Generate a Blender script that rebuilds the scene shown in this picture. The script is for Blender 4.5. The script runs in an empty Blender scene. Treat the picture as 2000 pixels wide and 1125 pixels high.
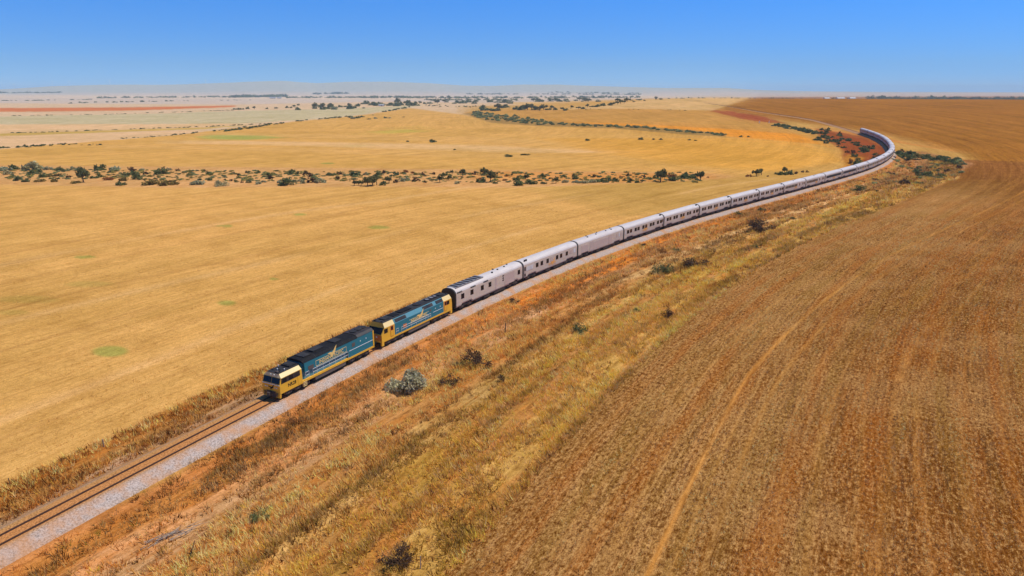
import bpy, math, random
import numpy as np
from mathutils import Vector, Matrix
random.seed(7); rng = np.random.default_rng(7)
sc = bpy.context.scene
COL = sc.collection

# ------------------------------------------------------------------ helpers
def lin(c):
    c = np.asarray(c, float) / 255.0
    return np.where(c <= .04045, c / 12.92, ((c + .055) / 1.055) ** 2.4)
EXPO = 1.12
def P(r, g, b, k=1.0):                       # albedo of a sunlit surface from its colour in the picture
    return np.clip(lin((r, g, b)) / EXPO * k, 0, .9)
def tag(o, label=None, cat=None, group=None, kind=None):
    if label: o['label'] = label
    if cat: o['category'] = cat
    if group: o['group'] = group
    if kind: o['kind'] = kind
    return o
def link(o, parent=None):
    COL.objects.link(o)
    if parent is not None: o.parent = parent
    return o
def empty(name, loc=(0, 0, 0), rz=0.0):
    o = bpy.data.objects.new(name, None); COL.objects.link(o)
    o.location = loc; o.rotation_euler = (0, 0, rz); o.empty_display_size = .5
    return o
def np_mesh(name, V, F, mats=(), mi=None, smooth=False, attrs=None):
    V = np.asarray(V, np.float32); F = np.asarray(F, np.int32)
    me = bpy.data.meshes.new(name); n, k = F.shape
    me.vertices.add(len(V)); me.vertices.foreach_set('co', V.ravel())
    me.loops.add(n * k); me.loops.foreach_set('vertex_index', F.ravel())
    me.polygons.add(n); me.polygons.foreach_set('loop_start', np.arange(0, n * k, k, dtype=np.int32))
    for m in mats: me.materials.append(m)
    if mi is not None: me.polygons.foreach_set('material_index', np.asarray(mi, np.int32))
    me.polygons.foreach_set('use_smooth', np.full(n, smooth))
    me.update(calc_edges=True)
    for an, (tp, data) in (attrs or {}).items():
        a = me.attributes.new(an, tp, 'POINT')
        d = np.asarray(data, np.float32)
        if tp == 'FLOAT_COLOR':
            d = np.concatenate([d, np.ones((len(d), 1), np.float32)], 1); a.data.foreach_set('color', d.ravel())
        elif tp == 'FLOAT_VECTOR': a.data.foreach_set('vector', d.ravel())
        else: a.data.foreach_set('value', d.ravel())
    return me
class MB:
    def __init__(s): s.v = []; s.f = []; s.m = []
    def add(s, vs, fs, m=0):
        b = len(s.v); s.v += [tuple(p) for p in vs]; s.f += [tuple(i + b for i in f) for f in fs]; s.m += [m] * len(fs); return s
    def box(s, x0, x1, y0, y1, z0, z1, m=0):
        vs = [(x, y, z) for z in (z0, z1) for y in (y0, y1) for x in (x0, x1)]
        return s.add(vs, [(0, 2, 3, 1), (4, 5, 7, 6), (0, 1, 5, 4), (2, 6, 7, 3), (0, 4, 6, 2), (1, 3, 7, 5)], m)
    def loft(s, rings, m=0, cap=True, closed=True):
        n = len(rings[0]); vs = [p for r in rings for p in r]; fs = []
        for i in range(len(rings) - 1):
            for j in range(n if closed else n - 1):
                k = (j + 1) % n; fs.append((i * n + j, i * n + k, (i + 1) * n + k, (i + 1) * n + j))
        if cap:
            fs.append(tuple(range(n))[::-1]); fs.append(tuple(range((len(rings) - 1) * n, len(rings) * n)))
        return s.add(vs, fs, m)
    def prism(s, prof, x0, x1, m=0):           # profile in (y, z) pushed along x
        return s.loft([[(x0, y, z) for y, z in prof], [(x1, y, z) for y, z in prof]], m)
    def tube(s, p0, p1, r0, r1=None, n=6, m=0):
        r1 = r0 if r1 is None else r1
        p0, p1 = Vector(p0), Vector(p1); d = (p1 - p0).normalized()
        a = d.orthogonal().normalized(); b = d.cross(a)
        rs = [[tuple(p + (a * math.cos(t) + b * math.sin(t)) * r) for t in [2 * math.pi * k / n for k in range(n)]] for p, r in ((p0, r0), (p1, r1))]
        return s.loft(rs, m)
    def poly(s, pts, normal, t, m=0):          # flat outline with a small thickness
        n = Vector(normal) * t
        return s.loft([[tuple(Vector(p)) for p in pts], [tuple(Vector(p) + n) for p in pts]], m)
    def mesh(s, name, mats, smooth=False):
        me = bpy.data.meshes.new(name); me.from_pydata(s.v, [], s.f)
        mats = mats if isinstance(mats, (list, tuple)) else [mats]
        for q in mats: me.materials.append(q)
        me.polygons.foreach_set('material_index', s.m)
        me.polygons.foreach_set('use_smooth', [smooth] * len(s.f)); me.update()
        return me
    def build(s, name, mats, parent=None, smooth=False):
        import bmesh
        me = s.mesh(name, mats, smooth)
        bm = bmesh.new(); bm.from_mesh(me); bmesh.ops.recalc_face_normals(bm, faces=bm.faces); bm.to_mesh(me); bm.free()
        return link(bpy.data.objects.new(name, me), parent)
def kids(o): return [c for c in COL.objects if c.parent is o]

# ------------------------------------------------------------------ materials
def new_mat(name):
    m = bpy.data.materials.new(name); m.use_nodes = True
    nt = m.node_tree; b = nt.nodes['Principled BSDF']; return m, nt, b
def N(nt, tp, **kw):
    n = nt.nodes.new(tp)
    for k, v in kw.items():
        if k in n.inputs: n.inputs[k].default_value = v
        else: setattr(n, k, v)
    return n
def mixc(nt, fac, a, b, mode='MIX'):
    n = nt.nodes.new('ShaderNodeMix'); n.data_type = 'RGBA'; n.blend_type = mode
    for sock, val in ((n.inputs[0], fac), (n.inputs[6], a), (n.inputs[7], b)):
        if hasattr(val, 'is_linked') or hasattr(val, 'links'): nt.links.new(val, sock)
        else: sock.default_value = val if isinstance(val, (int, float)) else (*val, 1.0)[:4]
    return n.outputs[2]
def ramp(nt, fac, lo, hi):
    n = nt.nodes.new('ShaderNodeMapRange'); n.inputs[1].default_value = lo; n.inputs[2].default_value = hi
    nt.links.new(fac, n.inputs[0]); return n.outputs[0]
def mathn(nt, op, a, b=0.0):
    n = nt.nodes.new('ShaderNodeMath'); n.operation = op
    for i, val in enumerate((a, b)):
        if isinstance(val, (int, float)): n.inputs[i].default_value = val
        else: nt.links.new(val, n.inputs[i])
    return n.outputs[0]
def noise(nt, vec, scale, detail=3.0, rough=.55):
    n = N(nt, 'ShaderNodeTexNoise', Scale=scale, Detail=detail, Roughness=rough)
    if vec is not None: nt.links.new(vec, n.inputs['Vector'])
    return n.outputs['Fac']
def paint(name, c, rough=.5, metal=0.0, dirt=.25, dirtcol=(.25, .14, .07), scale=.6, spec=.5):
    m, nt, b = new_mat(name)
    tc = N(nt, 'ShaderNodeTexCoord').outputs['Object']
    n1 = noise(nt, tc, scale, 6, .65)
    f = mathn(nt, 'MULTIPLY', ramp(nt, n1, .42, .75), dirt)
    nt.links.new(mixc(nt, f, tuple(c), dirtcol), b.inputs['Base Color'])
    r = mathn(nt, 'ADD', mathn(nt, 'MULTIPLY', n1, .25), rough - .12)
    nt.links.new(r, b.inputs['Roughness']); b.inputs['Metallic'].default_value = metal
    b.inputs['Specular IOR Level'].default_value = spec
    return m
M = {}
M['yellow'] = paint('yellow_paint', (.86, .46, .035), .45, dirt=.22)
M['cream'] = paint('cream_paint', (.88, .66, .28), .5, dirt=.15)
M['blue'] = paint('teal_blue_paint', (.022, .180, .225), .45, dirt=.22, dirtcol=(.08, .15, .15), spec=.25)
M['blue_light'] = paint('lighter_teal_paint', (.09, .27, .32), .5, dirt=.3, dirtcol=(.14, .16, .15))  # paler teal than the body, for walkway recess and sloped panels
M['black'] = paint('sooty_black', (.010, .010, .011), .75, dirt=.25, dirtcol=(.05, .042, .035), spec=.15)
M['roofgrey'] = paint('dark_roof_grey', (.026, .026, .028), .75, dirt=.4, dirtcol=(.09, .075, .06), spec=.2)
M['under'] = paint('underframe_grime', (.075, .058, .048), .7, dirt=.6, dirtcol=(.16, .10, .06), scale=2)
M['tank'] = paint('tank_grey', (.10, .085, .075), .6, dirt=.5, dirtcol=(.2, .13, .08))
M['white'] = paint('white_paint', (.78, .78, .76), .5, dirt=.12)
M['gold'] = paint('gold_paint', (.90, .62, .20), .45, dirt=.05)
M['gold_dull'] = paint('orange_gold_paint', (.78, .38, .09), .45, dirt=.05)
M['rubber'] = paint('black_rubber', (.012, .012, .013), .7, dirt=.1)
M['wheel'] = paint('wheel_steel', (.12, .09, .075), .5, .4, dirt=.4)
M['grille'] = paint('grille_black', (.010, .010, .011), .6, dirt=.2)
M['fan'] = paint('fan_grey', (.30, .30, .30), .5, .3, dirt=.3)
M['orange'] = paint('orange_red_paint', (.62, .17, .03), .5, dirt=.2)
M['skirt'] = paint('skirt_dark', (.03, .028, .027), .7, dirt=.4)
def glass(name, c, rough=.08):
    m, nt, b = new_mat(name); b.inputs['Base Color'].default_value = (*c, 1); b.inputs['Roughness'].default_value = rough
    b.inputs['Specular IOR Level'].default_value = .22; return m
M['glass'] = glass('dark_glass', (.012, .013, .016))
M['glass_brown'] = glass('brown_glass', (.07, .035, .025), .15)
M['glass_glare'] = glass('glass_painted_glare', (.62, .62, .60), .3)  # pale colour paints the bright reflections into some window panes
M['lens'] = glass('lamp_lens', (.75, .72, .62), .15)
def steel(name, c, flute):
    m, nt, b = new_mat(name)
    tc = N(nt, 'ShaderNodeTexCoord').outputs['Object']
    sx = nt.nodes.new('ShaderNodeSeparateXYZ'); nt.links.new(tc, sx.inputs[0])
    mp = N(nt, 'ShaderNodeMapping'); mp.inputs['Scale'].default_value = (.25, 1, 1.2); nt.links.new(tc, mp.inputs[0])
    n1 = noise(nt, mp.outputs[0], 1.2, 6, .7)
    f = mathn(nt, 'MULTIPLY', ramp(nt, n1, .4, .8), .42)
    c2 = mixc(nt, f, c, (.42, .30, .23))
    oi = nt.nodes.new('ShaderNodeObjectInfo')
    c3 = mixc(nt, mathn(nt, 'MULTIPLY', oi.outputs['Random'], .22), c2, (.48, .40, .36))
    nt.links.new(c3, b.inputs['Base Color'])
    b.inputs['Metallic'].default_value = .08; b.inputs['Roughness'].default_value = .45; b.inputs['Specular IOR Level'].default_value = .25
    if flute:
        w = mathn(nt, 'SINE', mathn(nt, 'MULTIPLY', sx.outputs[2], 45.0))
        bp = N(nt, 'ShaderNodeBump', Strength=.9, Distance=.05); nt.links.new(w, bp.inputs['Height'])
        nt.links.new(bp.outputs[0], b.inputs['Normal'])
    return m
M['steel'] = steel('fluted_stainless_steel', (.63, .51, .42), True)
M['panel'] = steel('plain_stainless_panel', (.56, .46, .40), False)
M['roof'] = steel('pale_roof_steel', (.72, .65, .58), False)

# ------------------------------------------------------------------ camera
FPX, YH, H = 1333.0, 178.0, 41.0
TH = math.atan((562.5 - YH) / FPX); CT, ST = math.cos(TH), math.sin(TH)
cam = bpy.data.cameras.new('camera'); co = bpy.data.objects.new('camera', cam); COL.objects.link(co)
co.location = (0, 0, H); co.rotation_euler = (math.pi / 2 - TH, 0, 0)
cam.sensor_width = 36; cam.lens = 36 * FPX / 2000; cam.clip_start = .5; cam.clip_end = 90000
sc.camera = co
def rays(px, py):
    u = (np.asarray(px, float) - 1000) / FPX; v = (562.5 - np.asarray(py, float)) / FPX
    return np.stack([u, CT + v * ST, -ST + v * CT], -1)
def G(px, py, z=0.0):
    d = rays(px, py); t = (z - H) / d[..., 2]; return d[..., :2] * np.expand_dims(t, -1)
def to_px(x, y, z):
    r = z - H; dep = y * CT - r * ST; up = y * ST + r * CT
    dep = np.where(dep < 1, 1, dep)
    return 1000 + FPX * x / dep, 562.5 - FPX * up / dep

# ------------------------------------------------------------------ track line
near = [(540.4,781),(726,687),(743,678),(878,613),(882.8,607.7),(1014.9,550.7),(1120.3,507),(1211.5,473.8),(1289.7,448.4),(1360,425.5),(1424.8,408.5),(1479.2,394),(1528.4,381),(1571.3,369),(1609.4,359),(1643,349.4),(1673,341),(1697,333),(1715,326),(1728.6,319)]
A_ = np.array([G(*p) for p in near]); T_ = np.gradient(A_, axis=0); T_ /= np.linalg.norm(T_, axis=1)[:, None]
A_ = A_ + np.stack([-T_[:, 1], T_[:, 0]], 1) * 1.4
B_ = np.array([G(*p) for p in [(0,1055),(250,920),(430,828)]])
C_ = np.array([G(*p) for p in [(1744,303),(1741,293),(1733,284),(1718,276),(1700,271),(1682,267),(1643,259),(1585,248.6),(1530,243.5)]] + [(336, 960), (330, 1100), (318, 1300)])
P_ = np.concatenate([B_, A_, C_])
d0 = (P_[4] - P_[0]) / np.linalg.norm(P_[4] - P_[0])
P_ = np.concatenate([P_[:1] - d0 * np.array([[60], [40], [20]]), P_])
def resamp(p, ds):
    L = np.r_[0, np.cumsum(np.linalg.norm(np.diff(p, axis=0), axis=1))]; q = np.linspace(0, L[-1], int(L[-1] / ds) + 1)
    return np.stack([np.interp(q, L, p[:, 0]), np.interp(q, L, p[:, 1])], 1)
def smooth(q, sig):
    k = np.exp(-.5 * (np.arange(-3 * sig, 3 * sig + 1) / sig) ** 2); k /= k.sum(); n = len(k) // 2
    e = np.concatenate([q[0] + (q[0] - q[1]) * np.arange(n, 0, -1)[:, None], q, q[-1] + (q[-1] - q[-2]) * np.arange(1, n + 1)[:, None]])
    return np.stack([np.convolve(e[:, i], k, 'valid') for i in (0, 1)], 1)
TR = resamp(smooth(resamp(P_, 2), 13), 2.0)                 # track centre line every two metres
TL = np.r_[0, np.cumsum(np.linalg.norm(np.diff(TR, axis=0), axis=1))]
TT = np.gradient(TR, axis=0); TT /= np.linalg.norm(TT, axis=1)[:, None]
TN = np.stack([-TT[:, 1], TT[:, 0]], 1)                      # to the far (left) side
def track_us(x, y):
    x = np.asarray(x, float).ravel(); y = np.asarray(y, float).ravel()
    u = np.empty(len(x)); s = np.empty(len(x))
    tr = TR[::2]; tn = TN[::2]; tt = TT[::2]; tl = TL[::2]
    for a in range(0, len(x), 20000):
        q = np.stack([x[a:a + 20000], y[a:a + 20000]], 1)
        D = (q ** 2).sum(1)[:, None] - 2 * q @ tr.T + (tr ** 2).sum(1)[None]
        j = D.argmin(1); d = q - tr[j]
        al = (d * tt[j]).sum(1)
        u[a:a + 20000] = np.sign((d * tn[j]).sum(1)) * np.sqrt(np.maximum((d * d).sum(1) - np.where((j > 0) & (j < len(tr) - 1), al ** 2, 0), 0)); s[a:a + 20000] = tl[j] + al
    return u, s

# ------------------------------------------------------------------ terrain
def S(t): t = np.clip(t, 0, 1); return t * t * (3 - 2 * t)
_vn = rng.random((256, 256))
def vnoise(x, y):
    xi = np.floor(x).astype(int); yi = np.floor(y).astype(int); fx = x - xi; fy = y - yi
    fx = fx * fx * (3 - 2 * fx); fy = fy * fy * (3 - 2 * fy); g = lambda a, b: _vn[a % 256, b % 256]
    return (g(xi, yi) * (1 - fx) + g(xi + 1, yi) * fx) * (1 - fy) + (g(xi, yi + 1) * (1 - fx) + g(xi + 1, yi + 1) * fx) * fy
def fbm(x, y, o=4):
    r = 0; a = .5
    for i in range(o): r = r + a * vnoise(x * 2 ** i + 17.3 * i, y * 2 ** i + 5.1 * i); a *= .5
    return r / (1 - .5 ** o)
def rise(x, y):
    D = np.hypot(x, y); a = x / np.maximum(y, 1.0); a = np.where(y < 1, 9 * np.sign(x), a)
    W = S((a + .12) / .40)
    return 28 * W * S((D - 520) / 900) * (1 - S((D - 1500) / 1500))
GUL = [((1375,346),.6),((1480,338),1.2),((1560,331),2.0),((1640,318),4.5),((1700,308),6.5),((1770,318),6.5),((1830,330),4.0),((1880,322),1.0)]
GP = np.array([G(*p) for p, _ in GUL]); GA = np.array([a for _, a in GUL])
def gully(x, y):
    x = np.asarray(x, float); out = np.zeros(x.shape)
    for i in range(len(GP) - 1):
        a, b = GP[i], GP[i + 1]; ab = b - a
        t = np.clip(((x - a[0]) * ab[0] + (y - a[1]) * ab[1]) / (ab @ ab), 0, 1)
        d2 = (x - a[0] - t * ab[0]) ** 2 + (y - a[1] - t * ab[1]) ** 2
        out = np.maximum(out, (GA[i] * (1 - t) + GA[i + 1] * t) * np.exp(-d2 / 26 ** 2))
    return out
RIDGE = [(-900,178),(-200,175),(0,175),(110,170),(200,168),(330,167),(420,165),(480,162),(560,160.5),(620,164),(680,162),(760,161.5),(840,163),(900,167),(960,168),(1020,165),(1090,165),(1160,168),(1230,170),(1300,172),(1420,172),(1490,176),(1600,178.5),(1750,180),(2000,181),(2900,181)]
def hills(x, y):
    D = np.hypot(x, y); px = 1000 + FPX * x / np.maximum(y * CT + H * ST, 1.0) * 1.0
    top = np.interp(px, [p[0] for p in RIDGE], [p[1] for p in RIDGE])
    A = np.maximum((178 - top) / FPX * 9600 + 41, -45)
    n = fbm(x * .0012, y * .0006) - .5
    h1 = A * S((D - 7600) / 2400) * (1 + .10 * n)
    h1 = h1 + 14 * S((fbm(x * .00045 + 9, y * .0009) - .42) / .3) * S((D - 4500) / 2500) * S((700 - np.abs(px - 500)) / 500)
    return np.where(y > 0, h1, 0)
def h_base(x, y): return -1.6 + rise(x, y) - gully(x, y) + hills(x, y)
def z_track(x, y): return rise(x, y) * .88
ZT = z_track(TR[:, 0], TR[:, 1])
def terrain(x, y, u=None, s=None):
    x = np.asarray(x, float); y = np.asarray(y, float)
    h = h_base(x, y)
    if u is None:
        uu, ss = track_us(x, y); u = uu.reshape(x.shape); s = ss.reshape(x.shape)
    zt = np.interp(s, TL, ZT); au = np.abs(u)
    bank = zt - .85 - np.maximum(au - 3.2, 0) * .42
    cut = zt - .85 + np.maximum(au - 4.2, 0) * .55
    h = np.maximum(h, bank); h = np.minimum(h, np.maximum(cut, bank))
    verge = S((au - 5) / 3) * S((36 - au) / 8) * (u < 0)
    h = h + verge * (.5 * (fbm(x * .12, y * .12, 3) - .5))
    for uc, hh, ww in ((-9.5, .35, 1.3), (-13.5, -.3, 1.2), (-23.5, .5, 1.1), (-27.0, .4, .9), (-30.5, .55, 1.2), (-34.5, .45, .9)):
        w_ = u - uc + (fbm(s * .03, s * 0 + uc, 2) - .5) * 3
        h = h + hh * np.exp(-(w_ / ww) ** 2) * S((fbm(s * .05 + 7, s * 0 + uc, 2) - .3) / .2) * S((560 - s) / 60) * (u < 0)
    return np.where(au < 3.4, np.minimum(h, zt - .93 - .3 * S((3.5 - au) / 1.3)), h)
TS = 40 * (9000 / 40) ** (np.arange(2600) / 2599.0)
def place(px, py):                            # where the line of sight of a traced point meets the ground
    d = rays(px, py); d = d / math.hypot(d[0], d[1])
    x, y, z = d[0] * TS, d[1] * TS, H + d[2] * TS
    b = z <= h_base(x, y)
    i = int(np.argmax(b)) if b.any() else len(TS) - 1
    x, y = float(x[i]), float(y[i])
    return x, y, float(terrain(np.array([x]), np.array([y]))[0])

# ------------------------------------------------------------------ ground sheet
ys = np.r_[np.arange(1420, 700, -4), np.arange(700, 400, -2.2), np.arange(400, 340, -1.2), np.arange(340, 205, -.6), np.arange(205, 183, -.5)]
ang = TH + np.arctan((ys - 562.5) / FPX)
rad = H / np.tan(ang)
rad = np.r_[2, 8, 16, 24, 30, rad[rad > 33], np.geomspace(rad[-1] * 1.03, 24000, 60)]
azc = np.arctan((np.arange(-260, 2261, 3.2) - 1000) / FPX * 1.0)
az = np.r_[np.linspace(-math.pi, azc[0] - .03, 40), azc, np.linspace(azc[-1] + .03, math.pi, 40)]
R_, A2 = np.meshgrid(rad, az, indexing='ij')
X = (R_ * np.sin(A2)).ravel(); Y = (R_ * np.cos(A2)).ravel()
Uu = np.full(len(X), 999.0); Ss = np.zeros(len(X)); nearm = np.hypot(X, Y) < 1500
Uu[nearm], Ss[nearm] = track_us(X[nearm], Y[nearm])
Z = terrain(X, Y, Uu, Ss)
PX, PY = to_px(X, Y, Z)
front = Y > 5
J1 = (fbm(X * .05, Y * .05, 3) - .5); 
def inpoly(poly, x, y):
    poly = np.array(poly, float); c = np.zeros(len(x), bool); n = len(poly)
    for i in range(n):
        x0, y0 = poly[i]; x1, y1 = poly[i - 1]
        if y0 == y1: continue
        m = ((y0 > y) != (y1 > y)) & (x < (x1 - x0) * (y - y0) / (y1 - y0) + x0); c ^= m
    return c
# fields traced as outlines lying on the land; one colour each (albedo)
C = np.tile(P(223, 168, 89), (len(X), 1)); K = np.zeros((len(X), 3))   # K: stubble, verge, streak
K[:, 2] = .45
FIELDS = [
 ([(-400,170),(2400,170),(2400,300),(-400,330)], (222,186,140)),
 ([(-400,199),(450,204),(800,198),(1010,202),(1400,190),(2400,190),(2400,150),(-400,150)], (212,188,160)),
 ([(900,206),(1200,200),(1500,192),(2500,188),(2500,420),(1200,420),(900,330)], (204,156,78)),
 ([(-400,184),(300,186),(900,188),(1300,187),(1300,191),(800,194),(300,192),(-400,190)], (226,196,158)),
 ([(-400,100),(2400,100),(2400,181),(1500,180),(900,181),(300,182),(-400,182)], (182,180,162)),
 ([(-400,212.5),(0,211),(250,209.5),(462,206),(455,209),(250,216),(0,218.5),(-400,221)], (214,122,62)),
 ([(-400,234),(0,227),(300,222),(480,216),(640,213),(830,205),(780,212),(690,226),(600,233),(480,241),(380,242),(0,243),(-400,248)], (203,184,136)),
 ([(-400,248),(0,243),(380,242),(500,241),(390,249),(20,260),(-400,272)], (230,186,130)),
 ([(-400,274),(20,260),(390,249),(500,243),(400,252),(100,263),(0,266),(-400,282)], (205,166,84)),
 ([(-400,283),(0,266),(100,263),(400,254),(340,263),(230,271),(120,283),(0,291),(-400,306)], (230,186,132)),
 ([(-400,306),(0,291),(230,272),(340,264),(525,242),(600,235),(690,227),(800,211),(905,224),(960,238),(1100,245),(1250,251),(1420,266),(1560,275),(1640,300),(1660,312),(1560,330),(1380,345),(900,335),(300,330),(-400,325)], (220,166,84)),
 ([(380,266),(420,263),(500,264),(555,268),(480,273),(400,271)], (168,168,78)),
 ([(720,256),(800,251),(830,257),(740,260)], (196,172,72)),
 ([(670,283),(720,282.5),(712,286),(680,286)], (190,170,80)),
 ([(330,272),(600,276),(900,281),(1080,289),(1260,297),(1000,297),(800,290),(500,281),(330,279)], (234,186,122)),
 ([(1050,268),(1420,268),(1560,276),(1640,300),(1655,312),(1500,333),(1330,320),(1200,300)], (224,162,66)),
 ([(-400,318),(0,322),(500,326),(900,330),(1375,337),(1440,344),(1375,351),(1000,366),(700,364),(300,366),(-400,352)], (222,168,102)),
 ([(900,334),(1380,338),(1390,348),(1200,356),(940,350)], (226,156,80)),
 ([(905,219),(1000,212),(1230,211),(1390,215),(1500,240),(1560,262),(1420,262),(1250,248),(1000,235)], (206,150,70)),
 ([(980,200),(1040,199),(1390,189),(1475,190),(1390,216),(1230,212),(1080,214)], (222,176,108)),
 ([(1030,202),(1230,193),(1300,190),(1090,212),(1010,212)], (212,160,80)),
 ([(1020,236),(1200,240),(1400,250),(1560,262),(1640,292),(1600,281),(1420,266),(1250,251),(1100,244)], (236,150,42)),
 ([(905,222),(935,218),(1000,228),(1100,239),(1250,247),(1350,254),(1418,262),(1418,267),(1330,262),(1200,251),(1050,246),(960,240)], (170,132,70)),
 ([(1470,189),(2500,186),(2500,345),(1960,335),(1905,318),(1880,300),(1760,270),(1690,256),(1540,236),(1400,214)], (168,110,36)),
 ([(1560,246),(1640,256),(1690,262),(1780,280),(1900,300),(1800,286),(1690,267),(1600,253)], (214,130,58)),
]
fx, fy = PX + J1 * 7, PY + J1 * 1.2
fj, sj = rng.normal(0, 1, len(X)), rng.normal(0, 1, len(X))
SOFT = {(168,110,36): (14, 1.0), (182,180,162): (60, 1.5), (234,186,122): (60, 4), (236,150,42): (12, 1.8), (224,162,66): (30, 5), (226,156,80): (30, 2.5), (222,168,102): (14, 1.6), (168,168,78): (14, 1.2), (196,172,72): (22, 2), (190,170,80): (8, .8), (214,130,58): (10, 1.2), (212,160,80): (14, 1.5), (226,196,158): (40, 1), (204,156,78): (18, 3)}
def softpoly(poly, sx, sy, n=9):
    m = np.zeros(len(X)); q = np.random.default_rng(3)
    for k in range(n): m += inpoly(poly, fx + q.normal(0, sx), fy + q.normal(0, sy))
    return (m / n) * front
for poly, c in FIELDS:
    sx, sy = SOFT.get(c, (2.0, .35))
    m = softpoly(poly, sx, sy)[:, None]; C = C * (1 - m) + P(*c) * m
# green spots left in the stubble
for (cx, cy, rx, ry) in ((218,686,36,11),(443,592,26,7),(585,419,18,3.5),(737,444,24,3.5),(640,319,16,2),(440,441,16,2),(535,545,9,2),(165,502,18,2.5),(60,585,60,8),(175,555,50,6),(20,610,40,6)):
    d = np.hypot((PX - cx) / rx, (PY - cy) / ry * 1.0) + J1 * 1.3
    m = S((1.1 - d) / .5)[:, None] * (.28 if cx in (60, 175, 20) else .85) * front[:, None]
    C = C * (1 - m) + P(166, 158, 72) * m
# pale line of washed soil by the middle of the near field
line = np.array([(380,760),(430,668),(470,632),(490,618),(560,590)], float)
# ---- zones that follow the railway
seg = nearm & (Ss < 575) & front | (nearm & ~front)
def zone(u0, u1, c, extra=None, w=1.2):
    m = S((Uu - u0) / w + .5) * S((u1 - Uu) / w + .5) * seg
    if extra is not None: m = m * extra
    global C
    C = C * (1 - m[:, None]) + P(*c) * m[:, None]; return m
Uu_real = Uu.copy(); Uu = Uu + (fbm(X * .09, Y * .09, 3) - .5) * 3.0
wob = fbm(X * .03, Y * .03, 3)
zone(-400, -39, (150,96,40), None, 3)
zone(-64, -38, (184,136,72), S((520 - Ss) / 200), 34)
zone(-39.5, -3, (194,136,70))
zone(-38.6, -33, (208,160,80))
zone(-31, -26, (196,150,66), S((wob - .40) / .1))
zone(-26, -21, (214,166,92))
zone(-19.5, -16.2, (236,190,122), S((Ss - 150) / 60))
zone(-15, -9, (212,160,104))
zone(-11, -4, (224,136,52), np.clip(.35 + S((Ss - 110) / 60), 0, 1) * S((560 - Ss) / 60))
zone(-5.0, -3.2, (206,134,70))
zone(3, 12.5, (196,140,74), (Ss < 330))
zone(8.5, 12.2, (186,122,54), (Ss < 160))
zone(4, 6.5, (204,160,116), (Ss < 160))
Uu = Uu_real
PATCH = [
 ([(1590,249),(1660,262),(1690,266),(1735,285),(1748,300),(1722,322),(1665,322),(1648,312),(1640,290),(1600,266)], (156,80,36)),
 ([(1655,300),(1690,308),(1668,335),(1640,340),(1650,315)], (196,132,48)),
 ([(1380,215),(1420,216),(1480,225),(1535,240),(1480,238),(1440,230)], (164,76,38)),
 ([(1750,294),(1800,294),(1850,305),(1900,318),(1880,338),(1770,366),(1690,372),(1700,350),(1745,318)], (182,128,76)),
]
fx, fy = PX + J1 * 10, PY + J1 * 6
for poly, c in PATCH:
    m = softpoly(poly, 4, 1.5)[:, None]; C = C * (1 - m) + P(*c) * m; K[:, 1] = np.maximum(K[:, 1], m[:, 0] * .8)
right = nearm & (Uu < -38) & (Ss < 600)
K[:, 0] = S((-38.5 - Uu) / 1.0) * right * S((420 - np.hypot(X, Y)) / 200)
K[:, 1] = np.maximum(S((Uu + 39) / 1.5) * S((-3.5 - Uu) / .6), S((Uu - 3.5) / .5) * S((12 - Uu) / 1)) * seg
K[right, 2] = .95; K[K[:, 1] > .5, 2] = 1.0
mb = inpoly(FIELDS[[c for _, c in FIELDS].index((168,110,36))][0], PX, PY) & front; K[mb, 2] = 1.0
K[inpoly(FIELDS[[c for _, c in FIELDS].index((222,168,102))][0], PX, PY) & front, 1] = .7
# wheel tracks and swath lines in the big stubble field
for (u0, w, a) in ((-56.2, .36, .95), (-58.0, .3, .35), (-60.6, .34, .55), (-69, .5, .45), (-75.5, .8, .4), (-84, .9, .35), (-52, .5, .3), (-96, 1.0, .35), (-47, .35, .3), (-108, 1.2, .3), (-126, 1.4, .3), (-150, 2, .3), (-43, .3, .35), (-49.5, .4, .4), (-65, .4, .4), (-72.3, .45, .4), (-79.5, .5, .4), (-88.5, .5, .4), (-92, .6, .35), (-101, .6, .4), (-115, .8, .35), (-120, .8, .3), (-137, 1, .3)):
    d = np.abs(Uu + (fbm(Ss * .02, Ss * 0 + u0, 2) - .5) * (3 if u0 < -61 or u0 > -56 else .6) + np.maximum(Ss - 140, 0) * .055 - u0)
    m = np.exp(-(d / w) ** 2) * a * right * (.55 + .45 * S((fbm(Ss * .06, Ss * 0 + u0 * 3, 3) - .35) / .25))
    C = C * (1 - m[:, None]) + P(214, 148, 68) * m[:, None]; K[:, 0] *= 1 - m
left = nearm & (Uu > 13) & (Ss < 420)
for (u0, w, a) in ((22, .4, .35), (24, .4, .35), (41, .6, .4), (58, .5, .35), (60.2, .5, .35), (79, .8, .4), (104, .9, .35), (107, .9, .35), (140, 1.2, .35), (33, 1.5, -.25), (69, 2, -.3), (120, 2.5, -.3)):
    d = np.abs(Uu + (fbm(Ss * .012, Ss * 0 + u0, 2) - .5) * 14 - u0)
    m = np.exp(-(d / w) ** 2) * abs(a) * left * S((fbm(Ss * .02 + u0, Ss * 0 + 3, 2) - .3) / .2)
    C = C * (1 - m[:, None]) + P(*((184, 128, 66) if a > 0 else (238, 190, 128))) * m[:, None]
SU = np.stack([np.where(nearm, Uu, X), np.where(nearm, Ss, Y), np.zeros(len(X))], 1)

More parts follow.
